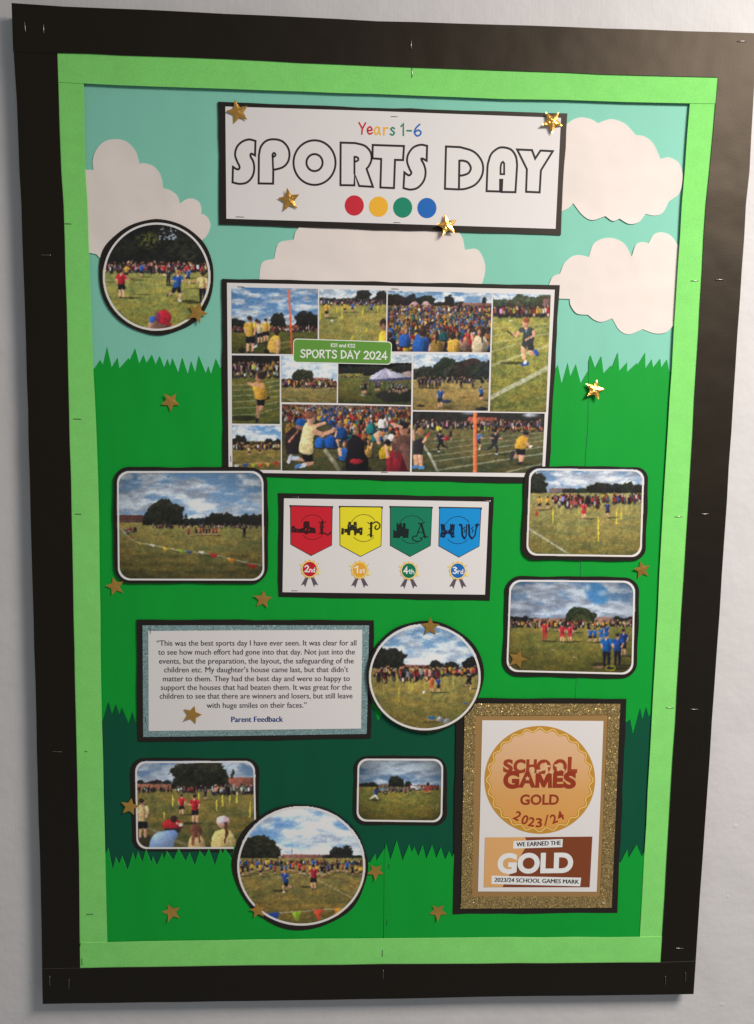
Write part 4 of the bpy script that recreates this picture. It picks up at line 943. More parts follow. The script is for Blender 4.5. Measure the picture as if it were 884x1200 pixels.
# rounded photo of children in caps
bq = [(152.2, 888.2), (303.2, 888.6), (305.0, 999.5), (155.0, 997.2)]; wq = [(158.6, 892.4), (298.8, 891.8), (300.6, 994.6), (160.2, 994.8)]
ro, ri = inset(wq, 12, 1.9)
def paint():
    c = canvas_for(ro, 6).tf(130, 870, 2.7625)
    c.sky(60, 490, 50, 160, 23, (98, 128, 168), (186, 190, 200), (136, 142, 156), 0.6, 0.02, 0.05)
    c.treeline(80, 190, 142, 20, 4, (50, 46, 44)); c.roofs(70, 205, 134, 28, (168, 106, 82)); c.roofs(375, 490, 112, 42, (150, 86, 70)); c.tree(290, 108, 92, 46, (54, 52, 38), 6, 152)
    c.grass(60, 490, 158, 360, 14, (136, 118, 58), (92, 84, 40), 0.05)
    c.crowd(85, 240, 160, 16, 40, [DRK, WHT, (120, 60, 60), DRK], 0.2); c.crowd(240, 345, 160, 18, 30, [DRK, RED, DRK], 0.2); c.crowd(330, 475, 165, 26, 50, [DRK, WHT, WHT, (90, 84, 96)], 0.2); c.person(306, 186, 36, DRK, DRK)
    for x, a, b_ in ((343, 188, 220), (362, 172, 205), (385, 172, 200), (201, 170, 205), (285, 165, 195), (408, 170, 195), (451, 192, 240), (173, 228, 246)): c.pole(x, a, b_, 3.4, (206, 186, 64))
    c.ell(265, 262, 30, 5, (60, 54, 30), 0.6); c.person(229, 234, 66, (190, 40, 44), BLK, BRN); c.person(273, 262, 92, (186, 36, 46), BLK, BRN, face=-1)
    c.path([(110, 270), (160, 296), (260, 340)], 9, (150, 140, 118), 0.5); c.ell(120, 320, 40, 20, (52, 46, 30), 0.6)
    c.person(104, 312, 128, (214, 184, 130), BLK, BRN, face=1, shadow=False)
    c.ell(200, 268, 34, 20, (178, 36, 42)); c.ell(204, 248, 11, 12, BRN); c.ell(228, 268, 7, 5, (220, 214, 208)); c.cap(180, 285, 220, 285, 14, 14, (50, 40, 40)); c.cap(214, 262, 232, 262, 6, 5, SKIN)
    c.poly(cr([(124, 345), (130, 312), (150, 292), (180, 286), (200, 296), (206, 318), (200, 345)], False, 5), (150, 172, 214)); c.poly(cr([(180, 286), (208, 284), (218, 300), (206, 318)], False, 4), (126, 150, 198)); c.ell(165, 312, 26, 18, (176, 196, 228), 0.5, 4)
    c.poly(cr([(250, 345), (256, 310), (276, 298), (300, 312), (308, 345)], False, 4), (214, 176, 120)); c.ell(275, 285, 20, 22, (120, 70, 52)); c.cap(268, 296, 266, 330, 14, 8, (128, 76, 56)); c.cap(284, 296, 288, 322, 8, 6, (120, 70, 52))
    c.poly(cr([(324, 345), (330, 300), (352, 282), (382, 284), (402, 308), (406, 345)], False, 4), (220, 190, 120)); c.ell(363, 258, 20, 20, (200, 150, 120)); c.ell(364, 252, 21, 14, (222, 186, 192)); c.cap(372, 262, 376, 296, 11, 9, (86, 52, 40)); c.cap(376, 296, 368, 325, 8, 4, (86, 52, 40))
    return c.finish(0.25)
photo('landscape_photo', 'rounded photo with children in caps seen from behind, tucked under larger round photo', 'photo', (228, 997), rrect(bq, 15), ro, ri, paint, bbox(ro), 0.0025, 56, (200, 192, 190), GP)

# small rounded photo
bq = [(414.6, 885.4), (524.4, 886.4), (523.6, 967.6), (413.4, 966.2)]; wq = [(419.4, 889.0), (519.6, 889.4), (518.4, 963.6), (418.0, 962.4)]
ro, ri = inset(wq, 11, 2.0)
def paint():
    c = canvas_for(ro, 7).tf(400, 870, 5.525)
    c.sky(90, 680, 90, 310, 30, (74, 108, 152), (176, 184, 196), (120, 130, 150), 0.75, 0.008, 0.022)
    c.treeline(110, 260, 300, 44, 9, (44, 46, 38), 26); c.roofs(240, 420, 266, 40, (112, 92, 84)); c.tree(355, 256, 48, 34, (44, 46, 36), 8, 300); c.tree(437, 276, 22, 26, (40, 42, 36), 3, 300); c.roofs(430, 640, 276, 28, (120, 70, 68)); c.tree(562, 272, 10, 14, (40, 40, 38), 3, 292)
    c.grass(90, 680, 298, 520, 16, (140, 128, 58), (112, 98, 36), 0.03)
    c.crowd(240, 420, 318, 30, 40, [(120, 116, 130), (90, 90, 110), (150, 140, 150)], 0.15); c.crowd(440, 640, 306, 26, 30, [RED, WHT, (150, 60, 60)], 0.15); c.poly([(440, 296), (456, 280), (490, 282), (512, 296)], (206, 200, 206))
    c.cap(220, 345, 190, 362, 14, 10, (216, 206, 196)); c.cap(228, 330, 226, 310, 24, 22, (34, 50, 110)); c.ell(232, 296, 9, 10, BRN); c.cap(220, 345, 246, 372, 10, 8, (216, 206, 196)); c.ell(216, 372, 44, 7, (60, 56, 24), 0.7)
    c.ell(287, 325, 14, 12, DRK); c.ell(287, 325, 7, 6, (150, 140, 90)); c.person(340, 326, 40, DRK, DRK); c.person(352, 320, 36, (60, 60, 80), DRK); c.person(414, 346, 46, (120, 60, 70), DRK); c.person(448, 330, 42, (60, 50, 80), DRK); c.person(492, 326, 40, (206, 200, 200), DRK); c.person(550, 332, 56, RED, RED); c.person(570, 330, 60, (180, 40, 50), RED); c.person(128, 306, 24, RED, DRK)
    c.path([(622, 390), (620, 430)], 3, (214, 208, 180), 0.7)
    return c.finish(0.7)
photo('landscape_photo', 'smallest rounded photo, beside the left edge of the certificate', 'photo', (469, 967), rrect(bq, 16), ro, ri, paint, bbox(ro), L1, 57, (210, 202, 202), GP)

# round photo with flags at its foot
ro, ri = ellipse(353.3, 1014.8, 75.0, 69.8), ellipse(353.3, 1014.8, 72.6, 67.4)
def paint():
    c = canvas_for(ro, 8).tf(130, 870, 2.7625)
    c.sky(400, 840, 200, 385, 34, (88, 142, 200), (212, 216, 222), (146, 154, 170), 0.58, 0.012, 0.03)
    c.roofs(545, 720, 362, 22, (140, 88, 78)); c.tree(485, 342, 62, 44, (56, 54, 38), 6, 384); c.tree(440, 356, 34, 32, (48, 46, 36), 16, 384); c.tree(735, 360, 26, 24, (46, 46, 38), 9, 384); c.tree(766, 358, 18, 26, (44, 44, 38), 19, 384); c.treeline(700, 830, 382, 20, 5, (46, 46, 40)); c.cap(587, 340, 587, 380, 1.6, 1.6, (120, 110, 110))
    c.grass(400, 840, 380, 600, 19, (152, 132, 70), (112, 94, 40), 0.05)
    c.crowd(415, 820, 396, 15, 130, [DRK, WHT, RED, YEL, BLU, (100, 80, 80)], 0.25)
    for k in range(26): c.person(425 + k * 15.5 + c.rnd.uniform(-5, 5), 420 + c.rnd.uniform(-6, 14), c.rnd.uniform(28, 40), c.rnd.choice([BLU, YEL, RED, DRK, (40, 60, 120), YEL, (196, 90, 50)]), DRK)
    c.person(485, 432, 42, YEL, DRK); c.person(427, 432, 40, DRK, DRK); c.person(612, 428, 42, RED, DRK); c.person(684, 438, 46, DRK, (90, 120, 80)); c.person(764, 422, 40, BLU, DRK)
    c.path([(615, 420), (690, 455), (780, 503)], 2.6, (190, 180, 150), 0.7); c.path([(755, 448), (790, 464)], 3, (110, 80, 60), 0.8)
    c.ell(548, 480, 26, 4, (58, 48, 26), 0.8); c.person(567, 484, 72, (36, 72, 150), BLK, BLD, pose='run', face=-1, shadow=False); c.ell(634, 468, 20, 3, (58, 48, 26), 0.8); c.person(656, 474, 80, (170, 40, 54), BLK, BRN, shadow=False)
    c.path(cr([(500, 556), (570, 549), (660, 543), (760, 536)], False, 5), 1.8, (200, 196, 190))
    for x, y, k, col in ((528, 552, 19, (38, 74, 160)), (602, 548, 16, (150, 180, 44)), (672, 542, 17, (206, 78, 46)), (735, 537, 14, (214, 150, 50))): c.poly([(x - k, y), (x + k, y - 2), (x + k * 0.05, y + k * 2.2)], col)
    return c.finish(0.2)
photo('round_photo', 'largest round photo, with coloured flags along its foot', 'photo', (353, 1089),
      Z(130, 870, 2.7625)(cr([(612, 200), (700, 216), (780, 270), (825, 350), (832, 420), (800, 510), (740, 570), (640, 606), (560, 600), (480, 560), (420, 490), (394, 410), (400, 350), (440, 272), (520, 218)], True, 5)),
      ro, ri, paint, bbox(ro), L2, 58, (208, 202, 200), GP)

# ---- photo collage poster
W_C = (214, 207, 203)
t = thing('collage_poster', 'large collage poster of eleven sports day photos on black card', 'poster', (452, 562), LA)
bw = bower(61, 0.00025)
sheet('backing_card', [(260, 326.7), (460, 330.6), (656, 334.3), (649.5, 450), (643, 567), (450, 562.6), (261.4, 557)], LA, CARD, t, 0.0005, bw)
sheet('paper', [(266.2, 331.4), (460, 335.2), (650.3, 339.5), (644.5, 450), (638.3, 559.4), (450, 556.6), (268.2, 553.6)], LA + 0.0006, WHITE, t, 0.0003, bw)
D = LA + 0.00080
def cell(quad, seed, fn, label):
    c = canvas_for(quad, seed); fn(c); o = print_mesh('photo_print', c.finish(0.12), quad, D, t, W_C, bw); o['label'] = label
def c1(c):
    c.tf(260, 320, 6.314); c.sky(60, 720, 95, 440, 3, (66, 118, 170), (196, 198, 202), (138, 142, 152), 0.50, 0.008, 0.024)
    c.grass(60, 720, 408, 610, 5, (104, 100, 44), (72, 74, 30), 0.04)
    c.tree(95, 372, 40, 40, (42, 42, 36), 4, 425); c.tree(150, 378, 36, 34, (44, 42, 36), 8, 425); c.tree(415, 350, 58, 56, (46, 48, 38), 6, 425); c.tree(630, 345, 90, 62, (42, 40, 38), 9, 425); c.roofs(480, 570, 384, 40, (176, 84, 62))
    c.crowd(75, 200, 432, 34, 34, [RED, WHT, DRK, (170, 70, 70)], 0.2); c.crowd(360, 720, 430, 32, 80, [RED, WHT, DRK, (170, 70, 70)], 0.2)
    c.path([(430, 520), (520, 505)], 6, (170, 164, 130), 0.6); c.path([(430, 552), (540, 545)], 6, (170, 164, 130), 0.6)
    c.cap(497, 130, 522, 598, 13, 15, (206, 84, 48)); c.cap(494, 130, 514, 380, 4, 4, (226, 130, 90), 0.7)
    c.person(255, 540, 200, (56, 56, 84), (46, 48, 70), BRN, long=True); c.person(284, 520, 170, (212, 190, 150), DRK, BRN); c.person(328, 510, 176, (208, 164, 62), BLK, BRN)
    c.ell(150, 572, 26, 22, (36, 34, 26), 0.9); c.person(212, 588, 272, (206, 160, 58), BLK, BRN, face=1, shadow=False)
    c.ell(350, 580, 40, 20, (36, 32, 30)); c.poly(cr([(335, 560), (350, 500), (385, 462), (425, 466), (435, 520), (425, 590), (360, 590)], False, 4), (214, 168, 70)); c.ell(408, 432, 22, 30, BRN); c.cap(415, 500, 412, 592, 20, 14, SKIN); c.cap(256, 540, 236, 548, 20, 14, (206, 200, 186))
def c2(c):
    c.tf(370, 330, 4.21); c.sky(0, 360, 30, 100, 8, (140, 160, 180), (206, 208, 210), (160, 164, 172), 0.8, 0.03, 0.06)
    c.grass(0, 360, 95, 420, 7, (158, 146, 74), (140, 124, 58), 0.04); c.treeline(20, 350, 104, 26, 5, (60, 58, 50)); c.tree(235, 68, 38, 30, (48, 46, 40), 4, 100); c.tree(325, 70, 28, 26, (50, 48, 42), 6, 100)
    c.crowd(20, 350, 112, 22, 110, [WHT, DRK, BLU, RED, (110, 100, 120)], 0.25)
    for x, a, b_ in ((130, 128, 180), (233, 130, 165), (307, 125, 162), (105, 130, 150), (22, 150, 190)): c.pole(x, a, b_, 5, (206, 180, 52))
    c.person(55, 180, 78, YEL, DRK); c.person(145, 152, 46, YEL, DRK); c.person(183, 152, 50, BLU, DRK); c.person(275, 152, 46, (34, 90, 170), DRK, pose='run'); c.ell(82, 193, 6, 6, (220, 216, 210))
    for x, y, k in ((252, 250, 26), (182, 290, 28)): c.poly([(x, y - k), (x + k * 0.4, y), (x - k * 0.4, y)], (212, 186, 50))
    c.cap(335, 300, 335, 262, 52, 40, (214, 170, 50)); c.ell(334, 205, 17, 24, BRN); c.ell(336, 225, 13, 16, (150, 100, 80))
def c3(c):
    c.tf(370, 330, 4.21); c.sky(350, 880, 40, 130, 10, (88, 132, 172), (204, 206, 210), (150, 158, 170), 0.55, 0.02, 0.05)
    c.grass(350, 880, 120, 360, 9, (124, 116, 60), (70, 70, 36), 0.04); c.treeline(350, 560, 120, 60, 5, (48, 46, 40), 40); c.treeline(560, 720, 120, 22, 8, (52, 50, 44)); c.tree(660, 96, 24, 30, (40, 42, 38), 5, 125); c.roofs(720, 875, 104, 28, (140, 96, 82)); c.tree(832, 90, 10, 14, (44, 44, 40), 3, 106)
    for x in (487, 545): c.poly([(x - 34, 125), (x - 8, 98), (x + 8, 98), (x + 34, 125)], (204, 158, 160))
    r = c.rnd; pal = [BLU, BLU, BLU, RED, RED, YEL, YEL, WHT, TEA, (60, 40, 90), (190, 110, 50), DRK]
    c.crowd(360, 870, 150, 30, 150, [WHT, DRK, BLU, RED, (110, 90, 120), YEL], 0.25)
    for row in range(14):
        y = 160 + row * 9.5 + row * row * 0.42; w = 11 + row * 2.0; x = 355 + r.uniform(0, w)
        while x < 872:
            c.seated(x, y + r.uniform(-6, 6), w * r.uniform(0.85, 1.15), r.choice(pal), r.choice([BRN, BRN, (44, 32, 28), (120, 80, 50), (150, 104, 62)])); x += w * r.uniform(0.75, 1.1)
    for x, y, w, col, h in ((375, 340, 62, (40, 32, 36), BRN), (440, 320, 64, BLU, (150, 104, 70)), (518, 352, 84, (34, 92, 168), BRN), (598, 350, 68, (214, 166, 70), (50, 34, 28)), (685, 350, 70, (206, 160, 60), BRN), (755, 318, 62, (186, 38, 50), BRN), (735, 340, 44, (200, 150, 130), BLD), (810, 350, 84, (206, 184, 150), BRN), (630, 290, 44, TEA, BRN)): c.seated(x, y, w, col, h)
def c4(c):
    c.tf(570, 330, 7.5); c.sky(30, 580, 90, 190, 6, (150, 176, 206), (206, 210, 214), (160, 166, 176), 0.6, 0.02, 0.05)
    c.grass(0, 580, 280, 1160, 12, (158, 150, 70), (116, 112, 46), 0.025, 0.34); c.treeline(40, 580, 240, 130, 7, (84, 84, 58), 80); c.roofs(500, 580, 150, 80, (130, 90, 84))
    c.crowd(55, 560, 300, 84, 60, [RED, RED, WHT, YEL, DRK, (60, 60, 110), (190, 110, 70)], 0.15)
    for a, b_, w in (((50, 410), (560, 372), 7), ((50, 475), (560, 400), 8), ((45, 540), (555, 455), 10), ((40, 618), (300, 540), 12), ((30, 745), (545, 560), 22)): c.path([a, b_], w, (190, 184, 140), 0.6)
    c.path([(20, 1030), (160, 955), (330, 870), (540, 755)], 38, (190, 184, 160), 0.75); c.ell(225, 715, 100, 13, (56, 58, 28), 0.8)
    c.cap(330, 560, 325, 640, 44, 36, SKIN); c.cap(325, 640, 342, 700, 34, 24, SKIN); c.cap(395, 590, 400, 630, 44, 40, SKIN); c.cap(400, 632, 432, 630, 36, 28, SKIN)
    c.cap(318, 728, 360, 722, 30, 32, (44, 84, 160)); c.cap(432, 612, 450, 645, 34, 28, (44, 74, 140)); c.cap(344, 702, 342, 712, 24, 26, (206, 206, 210))
    c.poly([(325, 500), (412, 500), (420, 605), (370, 605), (362, 560), (350, 590), (308, 565)], (54, 56, 58)); c.poly(cr([(292, 430), (330, 402), (390, 402), (424, 430), (418, 470), (415, 510), (328, 515), (325, 450)], False, 4), (62, 72, 74))
    c.cap(300, 432, 262, 474, 30, 22, SKIN); c.cap(262, 474, 236, 462, 20, 18, SKIN); c.cap(300, 430, 320, 420, 36, 40, (62, 72, 74)); c.cap(186, 434, 232, 470, 12, 12, (44, 40, 40)); c.cap(418, 440, 420, 472, 30, 26, SKIN); c.cap(420, 472, 350, 512, 24, 20, SKIN); c.ell(352, 436, 8, 10, (130, 170, 190))
    c.cap(348, 395, 350, 410, 26, 28, SKIN); c.ell(347, 365, 27, 36, (206, 140, 112)); c.ell(352, 338, 31, 22, (150, 84, 52)); c.cap(205, 342, 225, 342, 12, 10, (214, 200, 170))
def c5(c):
    c.tf(265, 400, 6.548); c.grass(30, 420, 270, 650, 15, (112, 108, 50), (84, 88, 36), 0.035)
    sl = c.box(0, 80, 430, 200); U, V = c.U[sl], c.V[sl]; c.a[sl] = np.array((36, 32, 28)) * (0.6 + 0.8 * fbm(U * 0.05, V * 0.05, 6, 4))[..., None]
    c.grass(30, 420, 236, 290, 15, (110, 100, 56), (112, 108, 50)); c.crowd(45, 415, 235, 66, 70, [WHT, DRK, DRK, (170, 120, 100), YEL, (140, 60, 60)], 0.2); c.crowd(45, 415, 276, 48, 40, [DRK, WHT, YEL, (170, 130, 100)], 0.15)
    for y, k in ((330, 8), (368, 8), (410, 9), (456, 10), (505, 11), (560, 13)): c.path([(45, y + 8), (230, y), (412, y - k * 4)], 7, (176, 172, 136), 0.55)
    c.ell(130, 590, 100, 22, (48, 46, 26), 0.85); c.cap(250, 480, 246, 560, 34, 24, (160, 112, 84)); c.cap(246, 560, 246, 600, 22, 20, (150, 104, 80)); c.cap(240, 600, 236, 612, 24, 22, DRK); c.cap(275, 490, 266, 520, 30, 28, (170, 120, 92)); c.cap(300, 440, 330, 435, 20, 16, DRK)
    c.poly([(232, 435), (300, 440), (296, 495), (264, 490), (240, 492)], BLK); c.poly(cr([(202, 330), (240, 312), (285, 320), (302, 350), (310, 440), (230, 442), (215, 400)], False, 4), (212, 160, 54)); c.poly([(262, 330), (302, 350), (310, 440), (270, 440)], (170, 124, 40), 0.6)
    c.cap(210, 335, 170, 322, 22, 18, SKIN); c.cap(250, 335, 180, 325, 24, 18, (206, 150, 112)); c.cap(280, 350, 250, 330, 24, 22, SKIN); c.ell(255, 285, 30, 36, (186, 128, 96)); c.ell(272, 262, 34, 30, (58, 42, 36)); c.ell(214, 196, 18, 24, (200, 200, 80)); c.ell(214, 176, 10, 10, SKIN)
def c6(c):
    c.tf(265, 400, 6.548); c.sky(415, 860, 100, 310, 14, (136, 166, 200), (206, 210, 214), (160, 168, 182), 0.8, 0.012, 0.03)
    c.grass(415, 860, 330, 480, 17, (158, 140, 84), (112, 98, 48), 0.04); c.roofs(660, 790, 280, 40, (176, 112, 92)); c.roofs(420, 520, 288, 30, (156, 100, 86)); c.tree(585, 266, 84, 52, (64, 66, 44), 9, 315); c.treeline(425, 520, 310, 24, 4, (70, 66, 60))
    c.crowd(425, 845, 345, 46, 130, [YEL, (206, 140, 60), DRK, WHT, (110, 90, 110), RED], 0.2); c.person(698, 362, 60, DRK, DRK); c.person(785, 374, 76, DRK, DRK); c.person(825, 368, 66, (60, 50, 60), DRK); c.person(645, 362, 56, (190, 90, 50), DRK)
    c.path([(425, 425), (560, 470)], 8, (190, 170, 110), 0.6); c.path([(600, 415), (790, 470)], 5, (180, 164, 110), 0.5)
def c7(c):
    c.tf(440, 320, 3.843); c.sky(-180, 170, 340, 400, 16, (130, 150, 170), (200, 204, 206), (150, 156, 164), 0.75, 0.03, 0.06)
    c.grass(-180, 170, 440, 600, 20, (122, 116, 56), (66, 68, 30), 0.04); c.treeline(-180, 40, 462, 46, 5, (46, 46, 38), 20); c.treeline(110, 170, 450, 60, 7, (44, 44, 38), 22); c.grass(-180, -60, 462, 600, 20, (128, 122, 58), (60, 62, 28), 0.04)
    c.crowd(-160, -40, 470, 8, 24, [DRK, RED, WHT], 0.2)
    c.poly(cr([(-6, 548), (40, 530), (110, 525), (165, 530), (165, 575), (80, 578), (40, 580)], False, 4), (40, 40, 34)); c.poly([(0, 555), (165, 520), (165, 580), (50, 585)], (40, 40, 34), 0.7)
    for x, a, b_ in ((-24, 480, 550), (42, 478, 575), (150, 476, 520)): c.cap(x, a, x, b_, 3, 3, (50, 46, 50))
    for x, y, h in ((5, 535, 54), (16, 532, 50), (62, 540, 46), (82, 536, 52), (96, 540, 50), (110, 545, 54), (126, 538, 50), (140, 534, 48)): c.person(x, y, h, c.rnd.choice([DRK, (60, 90, 60), (90, 80, 96), (60, 60, 70)]), DRK, shadow=False)
    c.person(-56, 548, 62, (60, 84, 50), DRK, BRN); c.person(-46, 544, 58, DRK, DRK, BRN); c.ell(-56, 550, 14, 3, (206, 200, 196), 0.6)
    c.poly([(-28, 478), (-22, 466), (26, 438), (46, 426), (72, 440), (165, 468), (165, 476), (60, 482)], (206, 198, 214)); c.poly([(-28, 480), (60, 474), (165, 468), (165, 480), (60, 486), (-28, 488)], (74, 74, 108)); c.poly([(46, 428), (60, 474), (20, 478), (-10, 478)], (166, 158, 184), 0.6); [c.cap(46, 430, x_, 474, 1.5, 2.5, (96, 84, 120), 0.6) for x_ in (-20, 8, 60, 110, 150)]; c.poly([(120, 446), (165, 440), (165, 468), (140, 460)], (206, 170, 180), 0.8)
def c8(c):
    c.tf(440, 320, 3.843); c.sky(165, 525, 355, 480, 18, (112, 152, 194), (210, 214, 218), (150, 158, 172), 0.6, 0.02, 0.045)
    c.grass(165, 525, 470, 625, 22, (166, 140, 80), (132, 110, 58), 0.04); c.treeline(170, 290, 478, 66, 9, (60, 62, 50), 34); c.treeline(285, 520, 480, 92, 4, (54, 56, 44), 40)
    c.crowd(180, 515, 492, 22, 50, [DRK, DRK, WHT, (90, 80, 96)], 0.2)
    for x, h in ((200, 52), (214, 54), (228, 50), (246, 50), (258, 40), (290, 54), (276, 50), (386, 40), (438, 40)): c.person(x, 518, h, c.rnd.choice([DRK, (60, 60, 70), (120, 100, 96)]), DRK, long=True)
    c.person(292, 608, 98, (46, 84, 140), DRK, BLD); c.person(477, 572, 62, (40, 90, 150), DRK, BRN); c.ell(318, 578, 24, 8, (46, 60, 90)); c.ell(205, 598, 18, 6, (50, 46, 40)); c.ell(480, 612, 28, 10, (44, 40, 38)); c.ell(405, 560, 20, 3, (70, 60, 50), 0.7); c.ell(330, 600, 40, 4, (90, 76, 40), 0.7)
def c9(c):
    c.tf(265, 400, 6.548); c.sky(35, 425, 640, 790, 26, (90, 146, 196), (206, 208, 212), (150, 158, 170), 0.62, 0.014, 0.03); c.grass(35, 425, 780, 985, 24, (160, 132, 66), (108, 96, 44), 0.04)
    c.tree(105, 765, 60, 44, (50, 46, 38), 5, 800); c.treeline(160, 420, 790, 22, 6, (52, 48, 42)); c.tree(330, 768, 30, 22, (44, 42, 40), 8, 790); c.tree(400, 770, 24, 22, (44, 42, 40), 9, 790)
    c.crowd(50, 415, 826, 42, 70, [(206, 160, 90), DRK, WHT, YEL, (150, 90, 60)], 0.2); c.person(178, 880, 74, (214, 180, 120), DRK); c.person(258, 866, 66, (120, 60, 50), DRK)
    c.path([(315, 870), (415, 925)], 5, (190, 170, 120), 0.6)
    c.path([(60, 945), (240, 935), (420, 925)], 4, (200, 190, 170), 0.8)
    for x, y, k, col in ((82, 948, 22, (206, 200, 196)), (150, 942, 24, (40, 76, 140)), (212, 940, 22, (170, 170, 50)), (268, 940, 20, (200, 72, 40)), (322, 934, 20, (206, 160, 50)), (384, 925, 26, (196, 66, 40))): c.poly([(x - k, y), (x + k, y - 3), (x, y + k * 1.5)], col)
def c10(c):
    c.tf(325, 465, 5.358); c.grass(20, 845, 30, 470, 28, (90, 84, 52), (66, 64, 34), 0.04)
    r = c.rnd; sl = c.box(20, 40, 845, 130); c.a[sl] = c.a[sl] * 0.5 + np.array((60, 40, 44)) * 0.5
    for row in range(12):
        y = 62 + row * 10.5 + row * row * 0.85; w = 11 + row * 2.6; x = 25 + r.uniform(0, w)
        while x < 842:
            f = (x - 25) / 815; pal = [RED, RED, (150, 40, 50), YEL, WHT, DRK] if f < 0.2 else ([BLU, BLU, BLU, (24, 70, 140), YEL, RED, WHT] if f < 0.5 else [BLU, RED, RED, YEL, TEA, WHT, DRK, (200, 120, 60)])
            if not (row > 6 and x < 330): c.seated(x, y + r.uniform(-6, 6), w * r.uniform(0.85, 1.2), r.choice(pal), r.choice([BRN, BRN, (44, 32, 28), (120, 80, 50), (160, 112, 70)]))
            x += w * r.uniform(0.7, 1.05)
    c.grass(20, 400, 330, 470, 28, (96, 88, 50), (70, 70, 34), 0.05); c.path([(300, 335), (340, 385), (385, 455)], 24, (140, 132, 112), 0.8)
    c.seated(80, 230, 66, (206, 150, 60), (70, 48, 38)); c.poly(cr([(60, 360), (50, 260), (80, 205), (130, 190), (170, 240), (150, 360)], False, 4), (48, 36, 38)); c.ell(148, 190, 34, 20, (150, 100, 80)); c.ell(148, 160, 32, 24, (28, 92, 170)); c.cap(75, 280, 130, 215, 14, 12, (170, 110, 90))
    c.seated(270, 320, 70, (30, 96, 176), (110, 66, 50)); c.seated(340, 320, 80, (24, 84, 170), (84, 52, 42)); c.seated(405, 260, 74, (30, 96, 180), (150, 100, 70)); c.seated(590, 230, 66, TEA, BRN); c.seated(660, 196, 60, (214, 206, 204), BRN)
    c.seated(555, 380, 80, (214, 160, 70), (44, 30, 28)); c.seated(425, 400, 84, (34, 100, 180), (84, 54, 44)); c.cap(392, 330, 396, 365, 22, 18, (206, 150, 120)); c.seated(680, 390, 84, (214, 170, 30), (30, 24, 28)); c.cap(620, 240, 640, 290, 26, 20, SKIN); c.ell(640, 235, 18, 22, (200, 150, 120))
    c.seated(500, 470, 150, (30, 26, 32), (24, 20, 26)); c.ell(497, 405, 42, 18, (170, 34, 44)); c.ell(495, 320, 56, 70, (28, 24, 30)); c.path([(360, 350), (430, 400)], 6, (60, 54, 60), 0.5)
    c.seated(755, 480, 150, (184, 36, 54), (96, 62, 52)); c.ell(795, 300, 52, 60, (100, 66, 56)); c.cap(800, 320, 830, 450, 60, 30, (104, 68, 58)); c.ell(795, 205, 30, 36, (180, 120, 96)); c.ell(795, 178, 34, 22, (40, 30, 32)); c.cap(720, 170, 780, 190, 20, 18, (206, 150, 126))
    # boy in the cream shirt, kneeling with both arms out
    c.cap(160, 395, 90, 388, 22, 18, SKIN); c.cap(125, 385, 100, 385, 26, 24, (190, 196, 210)); c.cap(85, 370, 72, 410, 22, 20, (176, 176, 186)); c.cap(215, 415, 160, 428, 30, 22, SKIN); c.cap(170, 428, 140, 436, 26, 24, (196, 204, 220)); c.cap(140, 430, 118, 442, 22, 20, (90, 130, 190))
    c.poly([(150, 345), (225, 340), (225, 405), (185, 412), (160, 390)], (26, 24, 30)); c.poly(cr([(170, 175), (205, 160), (240, 190), (245, 230), (225, 260), (222, 355), (180, 362), (136, 340), (148, 260)], True, 4), (228, 206, 150)); c.poly([(205, 200), (240, 200), (225, 260), (222, 350), (195, 356)], (200, 176, 122), 0.5)
    c.cap(236, 218, 285, 238, 32, 26, SKIN); c.cap(285, 238, 350, 212, 26, 20, SKIN); c.ell(355, 206, 15, 13, SKIN); c.cap(235, 185, 300, 165, 22, 18, (214, 160, 128)); c.cap(205, 150, 208, 168, 30, 34, SKIN); c.ell(212, 135, 26, 36, (206, 150, 120)); c.ell(200, 116, 32, 24, (150, 90, 64))
